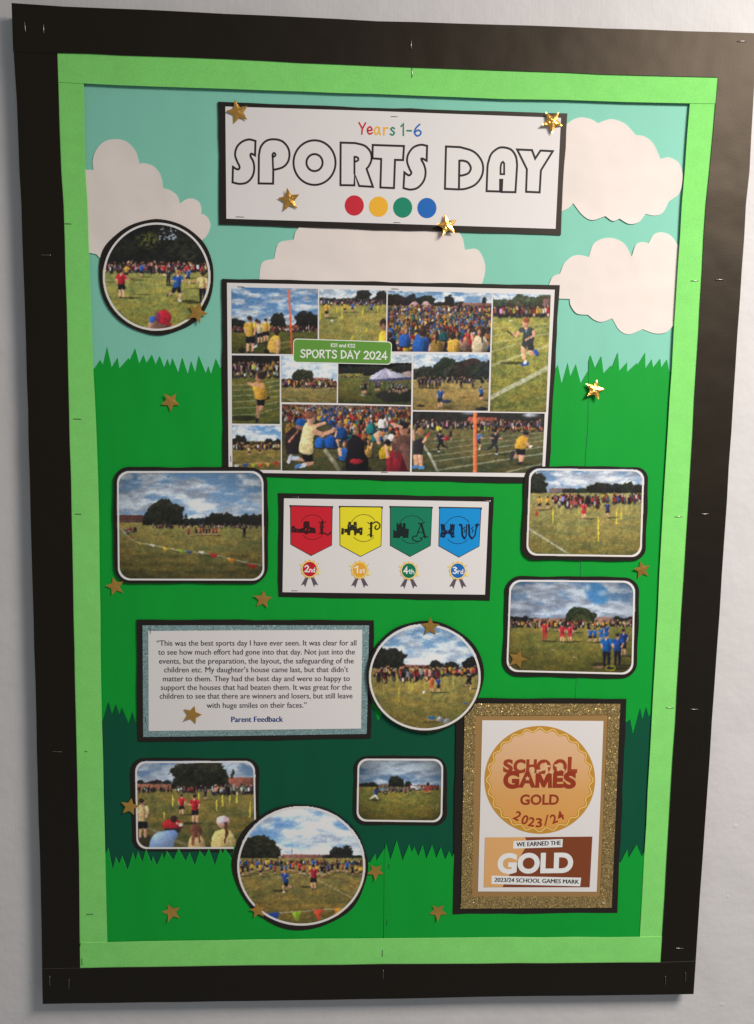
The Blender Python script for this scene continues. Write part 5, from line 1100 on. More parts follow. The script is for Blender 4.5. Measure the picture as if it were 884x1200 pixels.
def c11(c):
    c.tf(475, 475, 5.051); c.grass(35, 830, 120, 420, 30, (112, 104, 62), (70, 70, 40), 0.035)
    sl = c.box(20, 20, 850, 112); U, V = c.U[sl], c.V[sl]; c.a[sl] = np.array((48, 44, 42)) * (0.6 + 0.8 * fbm(U * 0.03, V * 0.03, 9, 4))[..., None]
    c.ell(385, 46, 40, 8, (150, 160, 180), 0.9, 3); c.ell(745, 58, 40, 12, (200, 200, 210), 0.9, 3); c.roofs(365, 550, 70, 36, (170, 84, 66)); c.crowd(60, 820, 134, 42, 130, [WHT, DRK, (110, 100, 130), (90, 60, 70), (170, 90, 80)], 0.2); c.crowd(430, 820, 154, 28, 60, [YEL, (200, 110, 70), RED, DRK], 0.15)
    for a, b_, w in (((150, 225), (820, 160), 3), ((160, 262), (820, 185), 4), ((165, 300), (820, 210), 5), ((170, 332), (820, 245), 6), ((200, 382), (820, 285), 9), ((600, 395), (820, 345), 9)): c.path([a, b_], w, (176, 172, 150), 0.6)
    c.path([(100, 225), (140, 285), (190, 385)], 16, (176, 172, 160), 0.75)
    c.person(197, 190, 80, (206, 206, 40), DRK); c.person(268, 205, 66, DRK, DRK, pose='run'); c.ell(240, 195, 22, 16, (180, 46, 50)); c.person(72, 170, 90, (50, 44, 50), DRK, BRN)
    c.person(212, 276, 130, (40, 40, 60), BLK, BRN, pose='run', face=-1, long=True); c.person(430, 260, 110, (44, 104, 176), DRK, BRN, pose='run'); c.cap(440, 190, 466, 194, 10, 8, SKIN)
    c.cap(414, 40, 414, 395, 21, 22, (216, 104, 56)); c.cap(409, 40, 409, 395, 6, 6, (230, 130, 84), 0.7)
    c.person(527, 290, 150, (46, 44, 54), (40, 38, 48), (30, 26, 30), pose='run', face=1, long=True)
    c.ell(690, 350, 60, 6, (52, 52, 32), 0.7); c.cap(672, 285, 640, 298, 36, 24, (190, 130, 106)); c.cap(638, 282, 628, 316, 26, 20, (50, 46, 52)); c.cap(690, 290, 684, 336, 32, 24, (196, 140, 112)); c.cap(672, 344, 692, 340, 16, 14, (44, 40, 46)); c.poly([(654, 252), (712, 255), (708, 296), (660, 290)], (28, 26, 30)); c.poly(cr([(668, 190), (700, 178), (726, 190), (722, 225), (708, 258), (650, 252), (656, 220)], True, 4), (212, 160, 48)); c.cap(718, 225, 740, 246, 16, 12, SKIN); c.cap(735, 246, 750, 240, 7, 7, (220, 214, 206)); c.ell(714, 172, 19, 17, (170, 120, 96)); c.ell(714, 165, 19, 12, (40, 34, 34))
    c.cap(62, 300, 66, 352, 30, 24, SKIN); c.cap(90, 300, 92, 352, 30, 24, SKIN); c.cap(44, 366, 68, 364, 18, 18, (80, 140, 200)); c.cap(84, 370, 106, 368, 18, 18, (90, 150, 206)); c.poly([(48, 215), (100, 190), (112, 225), (102, 292), (48, 290)], (52, 46, 52)); c.cap(108, 215, 130, 185, 16, 14, SKIN); c.cap(130, 185, 142, 165, 14, 14, (180, 60, 54)); c.ell(92, 158, 20, 22, (170, 116, 90)); c.ell(90, 148, 20, 14, BLD); c.cap(50, 200, 48, 150, 16, 14, SKIN)
zc, zd = Z(250, 320, 4.21), Z(440, 320, 3.843)
for q, sd_, fn, lb in (
    ([(271.4, 336.6), (372.8, 338.5), (372.4, 415.2), (271.8, 414.2)], 11, c1, 'children in yellow beside an orange pole'),
    ([(374.6, 338.7), (453.2, 340.3), (452.4, 414.8), (374.2, 413.8)], 12, c2, 'field with yellow cones'),
    ([(454.8, 340.6), (576.6, 343.4), (574.6, 412.8), (453.8, 411.8)], 13, c3, 'seated crowd before pink gazebos'),
    ([(578.4, 343.6), (645.7, 345.2), (640.2, 483.0), (574.4, 482.2)], 14, c4, 'runner in dark shirt with a baton'),
    ([(271.9, 416.4), (328.0, 417.0), (328.2, 496.8), (272.2, 496.2)], 15, c5, 'child in yellow running on a lined track'),
    ([(330.0, 417.0), (395.4, 418.0), (394.8, 472.2), (330.0, 471.2)], 16, c6, 'crowd before a round tree'),
    ([(396.8, 418.0), (482.8, 415.4), (482.0, 474.6), (396.4, 472.4)], 17, c7, 'lilac gazebo on shaded grass'),
    ([(485.0, 414.4), (574.2, 415.6), (572.2, 481.4), (484.0, 480.4)], 18, c8, 'dry field before trees'),
    ([(272.3, 498.4), (329.2, 499.0), (329.4, 550.8), (272.8, 550.2)], 19, c9, 'field with bunting along the bottom'),
    ([(330.6, 473.6), (482.0, 476.2), (480.6, 552.8), (330.8, 551.4)], 20, c10, 'boy in cream shirt kneeling before a seated crowd'),
    ([(484.0, 482.2), (638.6, 484.6), (635.4, 554.4), (482.8, 553.0)], 21, c11, 'runners passing an orange pole')):
    cell(q, sd_, fn, lb)
i_bad = ink('badge_green', (92, 140, 52), W_C); i_wht = ink('badge_white', (222, 216, 206), W_C)
bq = [(344.0, 396.6), (459.6, 400.4), (458.6, 427.4), (343.6, 424.8)]
bd = sheet('caption_badge', rrect(bq, 4.5), D + 0.00012, i_wht, t, 0.00005, bw, step=8)
bi = rrect([(344.9, 397.6), (458.7, 401.3), (457.7, 426.4), (344.5, 423.9)], 3.9)
sheet('badge_face', bi, D + 0.00024, i_bad, bd, 0.00005, bw, step=8)
pen('lettering', 'KS1 and KS2', (388.0, 406.4), (416.2, 407.2), 3.9, 0.75, D + 0.00034, i_wht, bd, bw)
pen('lettering', 'SPORTS DAY 2024', (352.6, 418.6), (453.6, 421.2), 8.9, 1.55, D + 0.00034, i_wht, bd, bw)
staple((278.6, 336.0), (287.0, 336.2), D + 0.0001, t, 0.0004); staple((459.0, 338.4), (467.6, 338.6), D + 0.0001, t, 0.0004); staple((270.8, 533.8), (271.0, 541.0), D + 0.0001, t, 0.0004); staple((447.0, 553.2), (455.4, 553.4), D, t, 0.0004)

# ---- house results card: four pennants, four rosettes
W_H = (218, 209, 207)
t = thing('house_results_card', 'white card with red, yellow, green and blue pennants above numbered rosettes', 'card', (450, 701), 0.0018)
bw = bower(62, 0.00025)
sheet('backing_card', [(326.4, 578), (450, 580.0), (579, 582.3), (574.1, 703.7), (450, 701.6), (326.4, 699.4)], 0.0018, CARD, t, 0.0005, bw)
sheet('paper', [(333, 584), (450, 585.6), (573.1, 587.9), (568.5, 696.8), (450, 695.4), (331.3, 693.9)], 0.0018 + 0.0006, WHITE, t, 0.0003, bw)
D = 0.0018 + 0.00076
z1, z2 = Z(320, 570, 6.314), Z(440, 570, 5.525)
i_line = ink('pennant_outline', (46, 38, 36), W_H)
pcol = {'red': (200, 30, 44), 'yellow': (224, 204, 36), 'green': (14, 116, 84), 'blue': (14, 134, 198)}
PEN = {'red': z1([(130, 142), (440, 150), (435, 435), (283, 512), (132, 428)]), 'yellow': z1([(495, 148), (808, 152), (800, 440), (648, 518), (497, 435)]),
       'green': z2([(97, 130), (367, 135), (357, 383), (225, 454), (97, 382)]), 'blue': z2([(417, 135), (685, 140), (672, 387), (541, 458), (411, 385)])}
ZT = {'red': z1, 'yellow': z1, 'green': z2, 'blue': z2}
RING = {'red': (293, 302, 92), 'yellow': (672, 308, 100), 'green': (237, 280, 90), 'blue': (535, 283, 88)}
CAST = {
 'red': [[(136, 340), (138, 300), (150, 290), (160, 292), (165, 308), (195, 316), (226, 304), (226, 268), (234, 258), (270, 258), (272, 300), (312, 308), (320, 345), (262, 346), (256, 354), (240, 354), (232, 344)]],
 'yellow': [[(505, 355), (508, 308), (524, 308), (524, 316), (552, 312), (552, 284), (558, 284), (558, 262), (578, 262), (578, 284), (598, 284), (598, 262), (620, 262), (622, 312), (640, 308), (640, 304), (664, 304), (662, 358), (644, 360), (640, 345), (618, 348), (616, 362), (602, 362), (600, 330), (588, 322), (574, 330), (572, 362), (552, 360), (548, 340), (526, 342), (522, 356)]],
 'green': [[(116, 332), (118, 282), (128, 282), (128, 290), (138, 288), (138, 238), (148, 236), (148, 246), (160, 246), (160, 236), (172, 236), (172, 262), (178, 262), (178, 238), (196, 238), (196, 272), (218, 276), (214, 332), (180, 334), (176, 322), (164, 322), (160, 334)]],
 'blue': [[(420, 328), (422, 300), (428, 296), (426, 270), (422, 240), (430, 246), (436, 240), (444, 248), (450, 240), (452, 268), (456, 284), (476, 284), (484, 270), (484, 240), (492, 248), (500, 240), (506, 248), (516, 242), (512, 276), (510, 300), (514, 330), (492, 332), (486, 312), (470, 304), (456, 312), (450, 332)]]}
WIN = {'red': [(245, 318, 8, 14), (268, 322, 7, 12), (180, 326, 8, 5), (150, 318, 4, 10)], 'yellow': [(528, 330, 7, 6), (648, 328, 7, 6), (567, 292, 4, 6), (610, 292, 4, 6)], 'green': [], 'blue': [(440, 290, 5, 7), (500, 290, 5, 7), (468, 292, 7, 4), (438, 316, 4, 6), (503, 316, 4, 6)]}
GOTH = {
 'red': [([(366, 258), (364, 350)], 14), (cr([(366, 350), (385, 346), (402, 358), (420, 352), (426, 338)], False, 4), 9), (cr([(340, 262), (352, 270), (366, 262), (380, 270), (390, 256)], False, 3), 5), (cr([(338, 352), (352, 346), (366, 352)], False, 3), 5), ([(346, 300), (384, 300)], 4), ([(352, 266), (352, 346)], 4)],
 'yellow': [([(728, 268), (726, 370)], 15), (cr([(735, 275), (765, 262), (790, 280), (788, 305), (768, 318), (755, 305), (765, 290)], False, 4), 9), (cr([(702, 265), (714, 276), (728, 270)], False, 3), 5), (cr([(702, 362), (714, 356), (726, 372), (742, 362)], False, 3), 5), ([(710, 312), (728, 312)], 5)],
 'green': [([(298, 240), (322, 330)], 11), ([(296, 244), (268, 322)], 6), ([(274, 296), (316, 298)], 5), (cr([(278, 236), (296, 244), (320, 230)], False, 3), 5), (cr([(268, 322), (250, 322), (240, 334), (252, 350), (278, 356), (300, 346), (300, 334), (288, 334)], False, 4), 6), (cr([(308, 328), (324, 322), (340, 328)], False, 3), 5)],
 'blue': [(cr([(546, 248), (558, 252), (562, 290), (564, 318), (578, 338)], False, 4), 11), (cr([(592, 248), (590, 290), (588, 318), (578, 338)], False, 4), 7), (cr([(606, 248), (608, 290), (610, 318), (626, 338)], False, 4), 11), (cr([(656, 244), (650, 290), (644, 318), (626, 338)], False, 4), 8), (cr([(582, 262), (572, 272), (582, 288), (574, 300)], False, 3), 5), (cr([(634, 262), (624, 272), (634, 288), (626, 300)], False, 3), 5), ([(644, 250), (676, 248)], 5), ([(664, 238), (662, 262)], 4)]}
for cname in ('red', 'yellow', 'green', 'blue'):
    z = ZT[cname]; s_ = 6.314 if z is z1 else 5.525
    ki = ink(cname + '_house_mark', {'red': (58, 16, 20), 'yellow': (46, 40, 20), 'green': (16, 30, 30), 'blue': (12, 26, 56)}[cname], W_H)
    p = sheet('pennant', PEN[cname], D, ink(cname + '_pennant', pcol[cname], W_H), t, 0.00006, bw, step=8); p['label'] = cname + ' swallow pointed house pennant'
    ribbons('outline', [PEN[cname]], 0.75, D + 0.00010, i_line, p, bw, closed=True)
    a, b_ = PEN[cname][0], PEN[cname][1]
    ribbons('rod', [[(a[0] - 0.6, a[1]), (b_[0] + 0.6, b_[1])]], 1.3, D + 0.00016, i_line, p, bw)
    for q in (a, b_): ribbons('rod_end', [[(q[0], q[1]), (q[0], q[1] + 1.6)]], 1.5, D + 0.00020, i_line, p, bw)
    cx, cy, r = RING[cname]
    up = [(cx + r * math.cos(math.radians(a_)), cy + r * math.sin(math.radians(a_))) for a_ in range(205, 326, 6)]
    dn = [(cx + r * math.cos(math.radians(a_)), cy + r * math.sin(math.radians(a_))) for a_ in range(42, 141, 6)]
    for q in (up, dn): ribbons('ring_arc', [z(q)], 0.6, D + 0.00010, ki, p, bw)
    for q in CAST[cname]: sheet('castle', z(q), D + 0.00016, ki, p, 0.00004, bw, step=4)
    for x, y, w, h in WIN[cname]:
        ribbons('castle_window', [z([(x - w / 2, y), (x + w / 2, y)])], h / s_, D + 0.00026, MATS[cname + '_pennant'], p, bw, caps=False)
    ribbons('initial', [(z(st), w * 1.12 / s_) for st, w in GOTH[cname]], 1.0, D + 0.00016, ki, p, bw)
i_gold = ink('rosette_gold', (226, 172, 84), W_H); i_gold2 = ink('rosette_pale_gold', (240, 206, 136), W_H); i_tail = ink('rosette_tail', (92, 78, 88), W_H); i_w2 = ink('rosette_white', (236, 226, 222), W_H)
ROS = (('red', 363.1, 666.9, '2', 'nd'), ('yellow', 421.7, 667.9, '1', 'st'), ('green', 479.3, 668.8, '4', 'th'), ('blue', 536.7, 668.8, '3', 'rd'))
rcol = {'red': (190, 24, 36), 'yellow': (224, 158, 44), 'green': (10, 108, 76), 'blue': (22, 98, 168)}
for cname, cx, cy, nm, suf in ROS:
    ro_ = thing  # rosette disc is the part, its pieces are sub-parts
    sc_ = [(cx + (10.1 + 0.65 * math.cos(12 * a_)) * math.cos(a_), cy + (10.6 + 0.65 * math.cos(12 * a_)) * math.sin(a_)) for a_ in np.linspace(0, 2 * math.pi, 96, endpoint=False)]
    R_ = sheet('rosette', sc_, D + 0.00010, i_gold, t, 0.00005, bw, step=5); R_['label'] = {'2': 'second', '1': 'first', '4': 'fourth', '3': 'third'}[nm] + ' place rosette'
    for sg in (-1, 1):
        q = [(cx + sg * 1.2, cy + 9.5), (cx + sg * 5.4, cy + 10.4), (cx + sg * 10.2, cy + 19.0), (cx + sg * 6.6, cy + 17.8), (cx + sg * 5.2, cy + 21.2)]
        sheet('ribbon_tail', q, D + 0.00003, i_tail, R_, 0.00004, bw, step=5)
    ring('pale_rim', ellipse(cx, cy, 9.2, 9.6, 48), ellipse(cx, cy, 8.2, 8.6, 48), D + 0.00020, i_gold2, R_, bw, 0.00002)
    sheet('disc', ellipse(cx, cy, 8.2, 8.6, 40), D + 0.00020, ink(cname + '_rosette', rcol[cname], W_H), R_, 0.00004, bw, step=4)
    pen('number', nm, (cx - 5.6, cy + 3.0), (cx - 1.2, cy + 3.1), 7.2, 1.5, D + 0.00030, i_w2, R_, bw)
    pen('number', suf, (cx - 0.2, cy + 3.3), (cx + 6.2, cy + 3.6), 5.2, 0.95, D + 0.00030, i_w2, R_, bw, gap=0.12)
    for dx, dy, rr in ((-10.2, -5.2, 1.5), (11.0, 4.4, 2.2), (11.0, -7.0, 0.7)): sheet('bubble', ellipse(cx + dx, cy + dy, rr, rr, 14), D + 0.00024, i_gold2, R_, 0.00004, bw, step=2)
staple((342.0, 582.4), (350.4, 582.7), 0.0018 + 0.0008, t, 0.0004); staple((342.0, 692.0), (349.6, 692.2), D, t, 0.0004); staple((567.0, 586.8), (575.4, 587.2), D, t, 0.0004)

# ---- parent feedback card
W_F = (206, 198, 200)
t = thing('feedback_card', 'typed parent feedback quote on white paper with blue glitter edge', 'card', (298, 867), L1)
bw = bower(63, 0.00025)
sheet('backing_card', [(160.3, 726.1), (300, 726.3), (438.7, 726.8), (434.5, 865.3), (300, 867.6), (161, 869.5)], L1, CARD, t, 0.0005, bw)
sheet('glitter_card', [(167.3, 732.8), (300, 732.6), (432.8, 732.8), (430, 860), (300, 862), (168, 863.6)], L1 + 0.0006, GLITBLUE, t, 0.0003, bw)
sheet('paper', [(174, 739.5), (300, 738.6), (424.7, 738), (423.3, 853.8), (300, 855.2), (174.4, 856.6)], L1 + 0.0011, WHITE, t, 0.0003, bw)
D = L1 + 0.00126
zf = lambda x, y: (140 + x / 2.852, 710 + y / 2.852)
LINES = [('“This was the best sports day I have ever seen. It was clear for all', 125, 792, 132), ('to see how much effort had gone into that day. Not just into the', 130, 787, 162), ('events, but the preparation, the layout, the safeguarding of the', 133, 783, 192),
         ('children etc. My daughter’s house came last, but that didn’t', 150, 765, 221), ('matter to them. They had the best day and were so happy to', 146, 770, 251), ('support the houses that had beaten them. It was great for the', 139, 776, 280), ('children to see that there are winners and losers, but still leave', 135, 779, 309), ('with huge smiles on their faces.”', 292, 626, 340)]
for s_, x0, x1, yb in LINES: text('text_line', s_, zf(x0, yb + 1), zf(x1, yb), 6.3, D, GREYINK, t, bw, double=0.22)
text('text_line', 'Parent Feedback', zf(374, 388), zf(546, 387), 6.3, D, NAVY, t, bw, double=0.6)
staple((176.6, 735.4), (176.5, 742.6), L1 + 0.0012, t, 0.0004); staple((300.5, 733.6), (308, 733.6), L1 + 0.0008, t, 0.0004); staple((298.6, 857.8), (306, 857.6), L1 + 0.0008, t, 0.0004); staple((171.0, 838.5), (171.0, 846.2), L1 + 0.0008, t, 0.0004)

# ---- glitter framed certificate
W_G = (226, 216, 217)
LC = 0.0039
t = thing('certificate', 'gold award certificate in gold glitter frame on black card', 'certificate', (627, 1070), LC)
bw = bower(64, 0.00025)
sheet('backing_card', [(535.2, 818), (640, 818.4), (734.4, 818.8), (729, 945), (723.5, 1069.4), (630, 1070.4), (530.9, 1071.2), (533, 945)], LC, CARD, t, 0.0005, bw)
sheet('gold_card', [(548, 828), (724, 828.6), (714, 1061), (543, 1062)], LC + 0.0006, GOLDCARD, t, 0.0003, bw)
for nm, q, dd in (('side', [(544.8, 826.0), (557.6, 826.0), (553.4, 1053.0), (540.4, 1063.0)], 0.0011), ('side', [(713.2, 826.0), (727.0, 825.6), (717.0, 1063.4), (703.6, 1052.0)], 0.0011),
                  ('end', [(544.6, 824.4), (640, 824.6), (727.2, 824.8), (726.6, 837.4), (640, 838.0), (556, 838.4), (544.2, 838.6)], 0.0014), ('end', [(541, 1050.6), (630, 1050.8), (705, 1050.4), (717.4, 1050.2), (716.8, 1063.8), (630, 1064.4), (539.7, 1064.9)], 0.0014)):
    sheet('glitter_strip', q, LC + dd, GLITGOLD, t, 0.0003, bw)
sheet('page', [(565.3, 844.1), (636, 844.4), (707.4, 845), (703.6, 945), (699.4, 1045), (630, 1044.9), (560.3, 1044.7), (562.8, 945)], LC + 0.0011, WHITE, t, 0.0003, bw)
D = LC + 0.00126
# the printed gold disc with its printed blend of colours
DISC, nt, b = nodes('printed_gold_disc')
tc = nt.nodes.new('ShaderNodeTexCoord'); sp = nt.nodes.new('ShaderNodeSeparateXYZ'); nt.links.new(tc.outputs['Object'], sp.inputs[0])
def alb(c, w=W_G): return tuple(float(x) for x in np.clip(lin(np.array(c) / 255.0) / lin(np.array(w) / 255.0) * 0.8, 0, 0.9)) + (1,)
mr = nt.nodes.new('ShaderNodeMapRange'); nt.links.new(sp.outputs[2], mr.inputs['Value'])
zt_, zb_ = P2((633, 852), D)[1] - LOC[t.name].z, P2((633, 976), D)[1] - LOC[t.name].z
mr.inputs['From Min'].default_value = zb_; mr.inputs['From Max'].default_value = zt_
rp = nt.nodes.new('ShaderNodeValToRGB'); nt.links.new(mr.outputs[0], rp.inputs[0])
rp.color_ramp.elements[0].color = alb((222, 148, 66)); rp.color_ramp.elements[1].color = alb((226, 178, 144)); e = rp.color_ramp.elements.new(0.4); e.color = alb((218, 156, 92)); e = rp.color_ramp.elements.new(0.72); e.color = alb((224, 170, 126))
nt.links.new(rp.outputs[0], b.inputs['Base Color']); b.inputs['Roughness'].default_value = 0.5
i_rimg = ink('disc_rim_gold', (196, 136, 52), W_G); i_wave = ink('disc_wave', (240, 196, 120), W_G); i_rust = ink('rust_ink', (158, 60, 34), W_G); i_rust2 = ink('dark_rust_ink', (150, 52, 30), W_G); i_peach = ink('peach_print', (222, 172, 128), W_G)
cx, cy = 632.7, 913.8
m = sheet('gold_disc', ellipse(cx, cy, 64.9, 63.2, 90), D, i_rimg, t, 0.00005, bw, step=8)
sheet('disc_face', [(cx + (58.6 + 1.7 * math.cos(24 * a_)) * math.cos(a_), cy + (57.0 + 1.7 * math.cos(24 * a_)) * math.sin(a_)) for a_ in np.linspace(0, 2 * math.pi, 240, endpoint=False)], D + 0.0001, DISC, m, 0.00005, bw, step=8)
ribbons('wavy_line', [[(cx + (60.4 + 2.1 * math.cos(24 * a_)) * math.cos(a_), cy + (58.8 + 2.1 * math.cos(24 * a_)) * math.sin(a_)) for a_ in np.linspace(0, 2 * math.pi, 240, endpoint=False)]], 1.05, D + 0.0002, i_wave, m, bw, closed=True)
z3 = lambda x, y: (550 + x / 5.2, 840 + y / 5.2)
def chars(spec, yb, mat, bold, dz):
    for k, (ch, x0, x1, yb_, cap) in enumerate(spec):
        text('letter', ch, z3(x0, yb_), z3(x1, yb_), cap / 5.2, D + dz + 0.00002 * (k % 2), mat, m, bw, bold=bold)
chars([('S', 206, 266, 334, 70), ('C', 268, 342, 338, 74), ('H', 346, 410, 336, 72), ('O', 408, 496, 342, 76), ('O', 508, 594, 342, 78), ('L', 598, 658, 336, 86)], 0, i_rust, 0.05, 0.0002)
chars([('G', 206, 304, 430, 92), ('A', 300, 406, 424, 88), ('E', 508, 572, 426, 84), ('S', 572, 650, 430, 88)], 0, i_rust2, 0.055, 0.00026)
sheet('letter', [z3(*p) for p in [(403, 432), (405, 344), (434, 343), (455, 388), (474, 343), (503, 344), (505, 433), (480, 433), (481, 392), (462, 430), (446, 430), (428, 392), (427, 432)]], D + 0.00026, i_rust2, m, 0.00004, bw, step=3)
def fig(pts): sheet('runner_cut_out', [z3(*p) for p in cr(pts, True, 3)], D + 0.00034, i_peach, m, 0.00004, bw, step=3)
fig([(458, 282), (470, 278), (476, 292), (492, 296), (494, 306), (478, 308), (482, 330), (474, 350), (462, 352), (466, 330), (456, 322), (440, 332), (416, 334), (412, 324), (436, 320), (450, 306), (452, 294)])
fig([(540, 288), (552, 280), (566, 292), (564, 306), (582, 322), (580, 334), (566, 326), (556, 318), (546, 330), (534, 326), (538, 308), (520, 300), (522, 290)])
fig([(364, 312), (392, 306), (398, 330), (386, 348), (372, 340), (378, 326)]); fig([(486, 340), (500, 322), (514, 342), (502, 346)])
st_ = [(355 + (17 if k % 2 == 0 else 7) * math.sin(k * math.pi / 5), 376 - (17 if k % 2 == 0 else 7) * math.cos(k * math.pi / 5)) for k in range(10)]
sheet('star_cut_out', [z3(*p) for p in st_], D + 0.00034, i_peach, m, 0.00004, bw, step=3)
text('lettering', 'GOLD', z3(310, 534), z3(545, 533), 58 / 5.2, D + 0.0002, i_rust2, m, bw, bold=0.03)
# year on a curve
for ch, x, y, ang in (('2', 292, 604, 27), ('0', 338, 628, 18), ('2', 378, 641, 9), ('3', 424, 646, -2), ('/', 470, 636, -8), ('2', 516, 622, -21), ('4', 556, 604, -27)):
    a_ = math.radians(ang); h = 33; w = 16 if ch == '/' else 19
    bx_, by_ = x - math.sin(a_) * h * 0.75, y + math.cos(a_) * h * 0.75
    text('letter', ch, z3(bx_ - w * math.cos(a_), by_ - w * math.sin(a_)), z3(bx_ + w * math.cos(a_), by_ + w * math.sin(a_)), 52 / 5.2 if ch != '/' else 62 / 5.2, D + 0.0002, i_rust2, m, bw, bold=0.025 if ch != '/' else 0.004)
# the banner below
z4 = Z(500, 800, 3.4)
i_bl = ink('banner_light', (222, 162, 104), W_G); i_br = ink('banner_brown', (128, 62, 34), W_G); i_ww = ink('banner_white', (232, 222, 222), W_G)
bn = sheet('award_banner', z4([(233, 617), (661, 613), (650, 815), (228, 815)]), D, i_br, t, 0.00005, bw, step=12)
sheet('light_corner', z4([(233.5, 617.5), (392, 615.6), (404, 640), (302, 814.6), (228.5, 814.6)]), D + 0.0001, i_bl, bn, 0.00005, bw, step=12)
text('lettering', 'GOLD', z4([(282, 757)])[0], z4([(583, 753)])[0], 72 / 3.4, D + 0.0002, i_ww, bn, bw, bold=0.045)
w1 = sheet('white_label', z4([(347, 631), (543, 623), (541, 655), (345, 661)]), D + 0.0002, i_ww, bn, 0.00005, bw, step=12)
text('lettering', 'WE EARNED THE', z4([(358, 653)])[0], z4([(534, 646)])[0], 17 / 3.4, D + 0.0003, INK, bn, bw, double=0.45)
w2 = sheet('white_label', z4([(259, 769), (616, 777), (612, 811), (259, 802)]), D + 0.0002, i_ww, bn, 0.00005, bw, step=12)
text('lettering', '2023/24 SCHOOL GAMES MARK', z4([(270, 793)])[0], z4([(606, 801)])[0], 16 / 3.4, D + 0.0003, INK, bn, bw, double=0.45)
for p, q in (((714.6, 831.6), (720.6, 831.2)), ((704.6, 1058.4), (709.6, 1058.2)), ((558.0, 829.6), (563.6, 829.4)), ((551, 1057.6), (556.4, 1057.2))): staple(p, q, LC + 0.0018, t, 0.0004)

# ---- foil stars
def star(px, py, r, ang, d, label, seed, dome=None, bend=0.0020, tilt=0.0, tdir=0.0):
    rr = random.Random(seed); tilt = rr.uniform(0.0002, 0.0012) if dome is None else tilt; dome = rr.uniform(0.0004, 0.0022) if dome is None else dome; x0, z0 = P2((px, py), d); R = r * (P2((px + 1, py), d)[0] - x0)
    out = []
    for k in range(10):
        a = math.radians(ang) + k * math.pi / 5; q = R * (1 if k % 2 == 0 else 0.46) * rr.uniform(0.96, 1.03)
        out.append((q * math.cos(a), q * math.sin(a)))
    dense = subdiv(out, R / 7); n = len(dense)
    g = np.arange(-R, R, R / 7); X, Y = np.meshgrid(g, g); k = inside([(p[0] * 0.93, p[1] * 0.93) for p in out], X, Y)
    pts = [Vector(p) for p in dense] + [Vector((float(a), float(b_))) for a, b_ in zip(X[k], Y[k])]
    res_ = delaunay_2d_cdt(pts, [], [list(range(n))], 1, 1e-8)
    ba = rr.uniform(0, math.pi) if tdir == 0 else tdir; V = []
    for v in res_[0]:
        q = (v.x * math.cos(ba) + v.y * math.sin(ba)) / R; rad = math.hypot(v.x, v.y) / R
        th = (math.atan2(v.y, v.x) - math.radians(ang)) % (2 * math.pi / 5); th = min(th, 2 * math.pi / 5 - th)
        # outline radius in this direction: line from tip (1, 0) to valley (0.46 at 36 degrees)
        vx, vy = 0.46 * math.cos(math.pi / 5), 0.46 * math.sin(math.pi / 5)
        ro_ = vy / (math.cos(th) * vy + math.sin(th) * (1 - vx))
        h = dome * max(0, 1 - rad / ro_) + bend * (q * q) + tilt * (q + 1)
        V.append((x0 + v.x, -d - h, z0 + v.y))
    N = len(V); Fc = []
    for f in res_[2]:
        a = [res_[0][i] for i in f]; ar = sum(a[i].x * a[(i + 1) % len(a)].y - a[(i + 1) % len(a)].x * a[i].y for i in range(len(a)))
        Fc.append(list(f) if ar > 0 else list(f)[::-1])
    V += [(x, y + 0.00015, z) for x, y, z in V]; Fc += [[i + N for i in f[::-1]] for f in Fc]
    o = raw('gold_star', V, Fc, GOLDFOIL, None, True)
    if dome > 0.0019: o.data.polygons.foreach_set('use_smooth', [False] * len(o.data.polygons))
    return tag(o, label, 'foil star', 'gold foil stars stuck on the board')
T1 = L1 + 0.0009 + 0.0006          # on top of a first-level card
T2 = L2 + 0.0009 + 0.0006
star(279, 131.6, 14.0, 178, T1, 'gold foil star on the title sign above its letter S', 1)
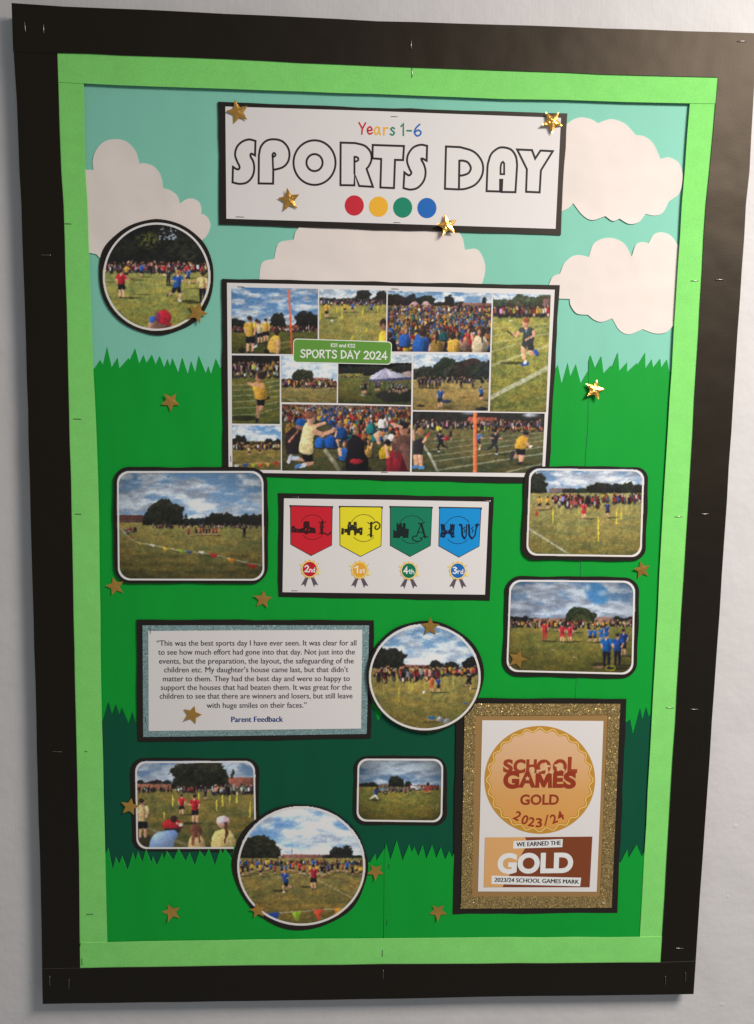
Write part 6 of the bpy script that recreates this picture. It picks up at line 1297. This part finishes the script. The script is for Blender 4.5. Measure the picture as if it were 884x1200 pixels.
star(339, 234.6, 13.6, 172, T1, 'gold foil star on the white of the title sign below its letters', 2)
star(647, 143.2, 13.6, -88, T1, 'crinkled bright gold foil star on title sign corner beside a cloud', 3, 0.0026, 0.0008, 0.0020, 3.56)
star(523.6, 264.8, 13.2, 176, T1, 'gold foil star lapping the lower black edge of the title sign', 4, 0.0020, 0.0006, 0.0027, 3.72)
star(231.2, 366.6, 12.8, -4, T1, 'gold foil star on the rim of the small round photo under the cloud', 5)
star(200.2, 470.6, 11.8, -90, 0.0019, 'dull gold star on green paper between small round photo and wide bunting photo', 6)
star(696.4, 456.6, 12.6, 4, 0.0022, 'bright shining gold star on the seam of the green paper below a cloud', 7, 0.0022, 0.0004, 0.0033, 4.33)
star(135.4, 687.0, 11.8, 176, 0.0019, 'dull gold star on green paper beside the lime strip, below wide bunting photo', 8)
star(308.4, 702.2, 11.6, 12, 0.0019, 'dull gold star between wide bunting photo and house pennant card', 9)
star(752.2, 667.6, 10.6, 174, 0.0022, 'dull gold star between the yellow pole photo and the photo with blue shirts', 10)
star(606.6, 772.4, 11.8, 2, T1, 'gold foil star on the corner of the photo with children in blue shirts', 11)
star(225.4, 837.2, 12.0, 2, T1 + 0.0005, 'gold foil star on the typed feedback sheet', 12)
star(504.4, 734.4, 11.6, 90, 0.0079, 'gold foil star on the top rim of the round slalom pole photo', 13)
star(152.6, 945.2, 11.6, 6, T1, 'dull gold star lapping the side of the photo with children in caps', 14)
star(201.2, 1068.8, 11.6, 178, 0.0037, 'dull gold star with bright crease on green paper, below photo of children in caps', 15, 0.0002, 0.0042, 0, 1.45)
star(440.4, 1021.0, 10.8, -92, 0.0042, 'gold star just beside the rim of the largest round photo, on grass blades', 16, 0.0008, 0.003, 0, 1.2)
star(513.2, 1068.0, 11.0, -90, 0.0042, 'gold star on green paper beside the lower corner of the certificate', 17, 0.0004, 0.0040, 0, 1.6)
star(302.4, 1066.6, 10.2, 170, T2, 'dull gold star on the lower rim of the largest round photo', 18)
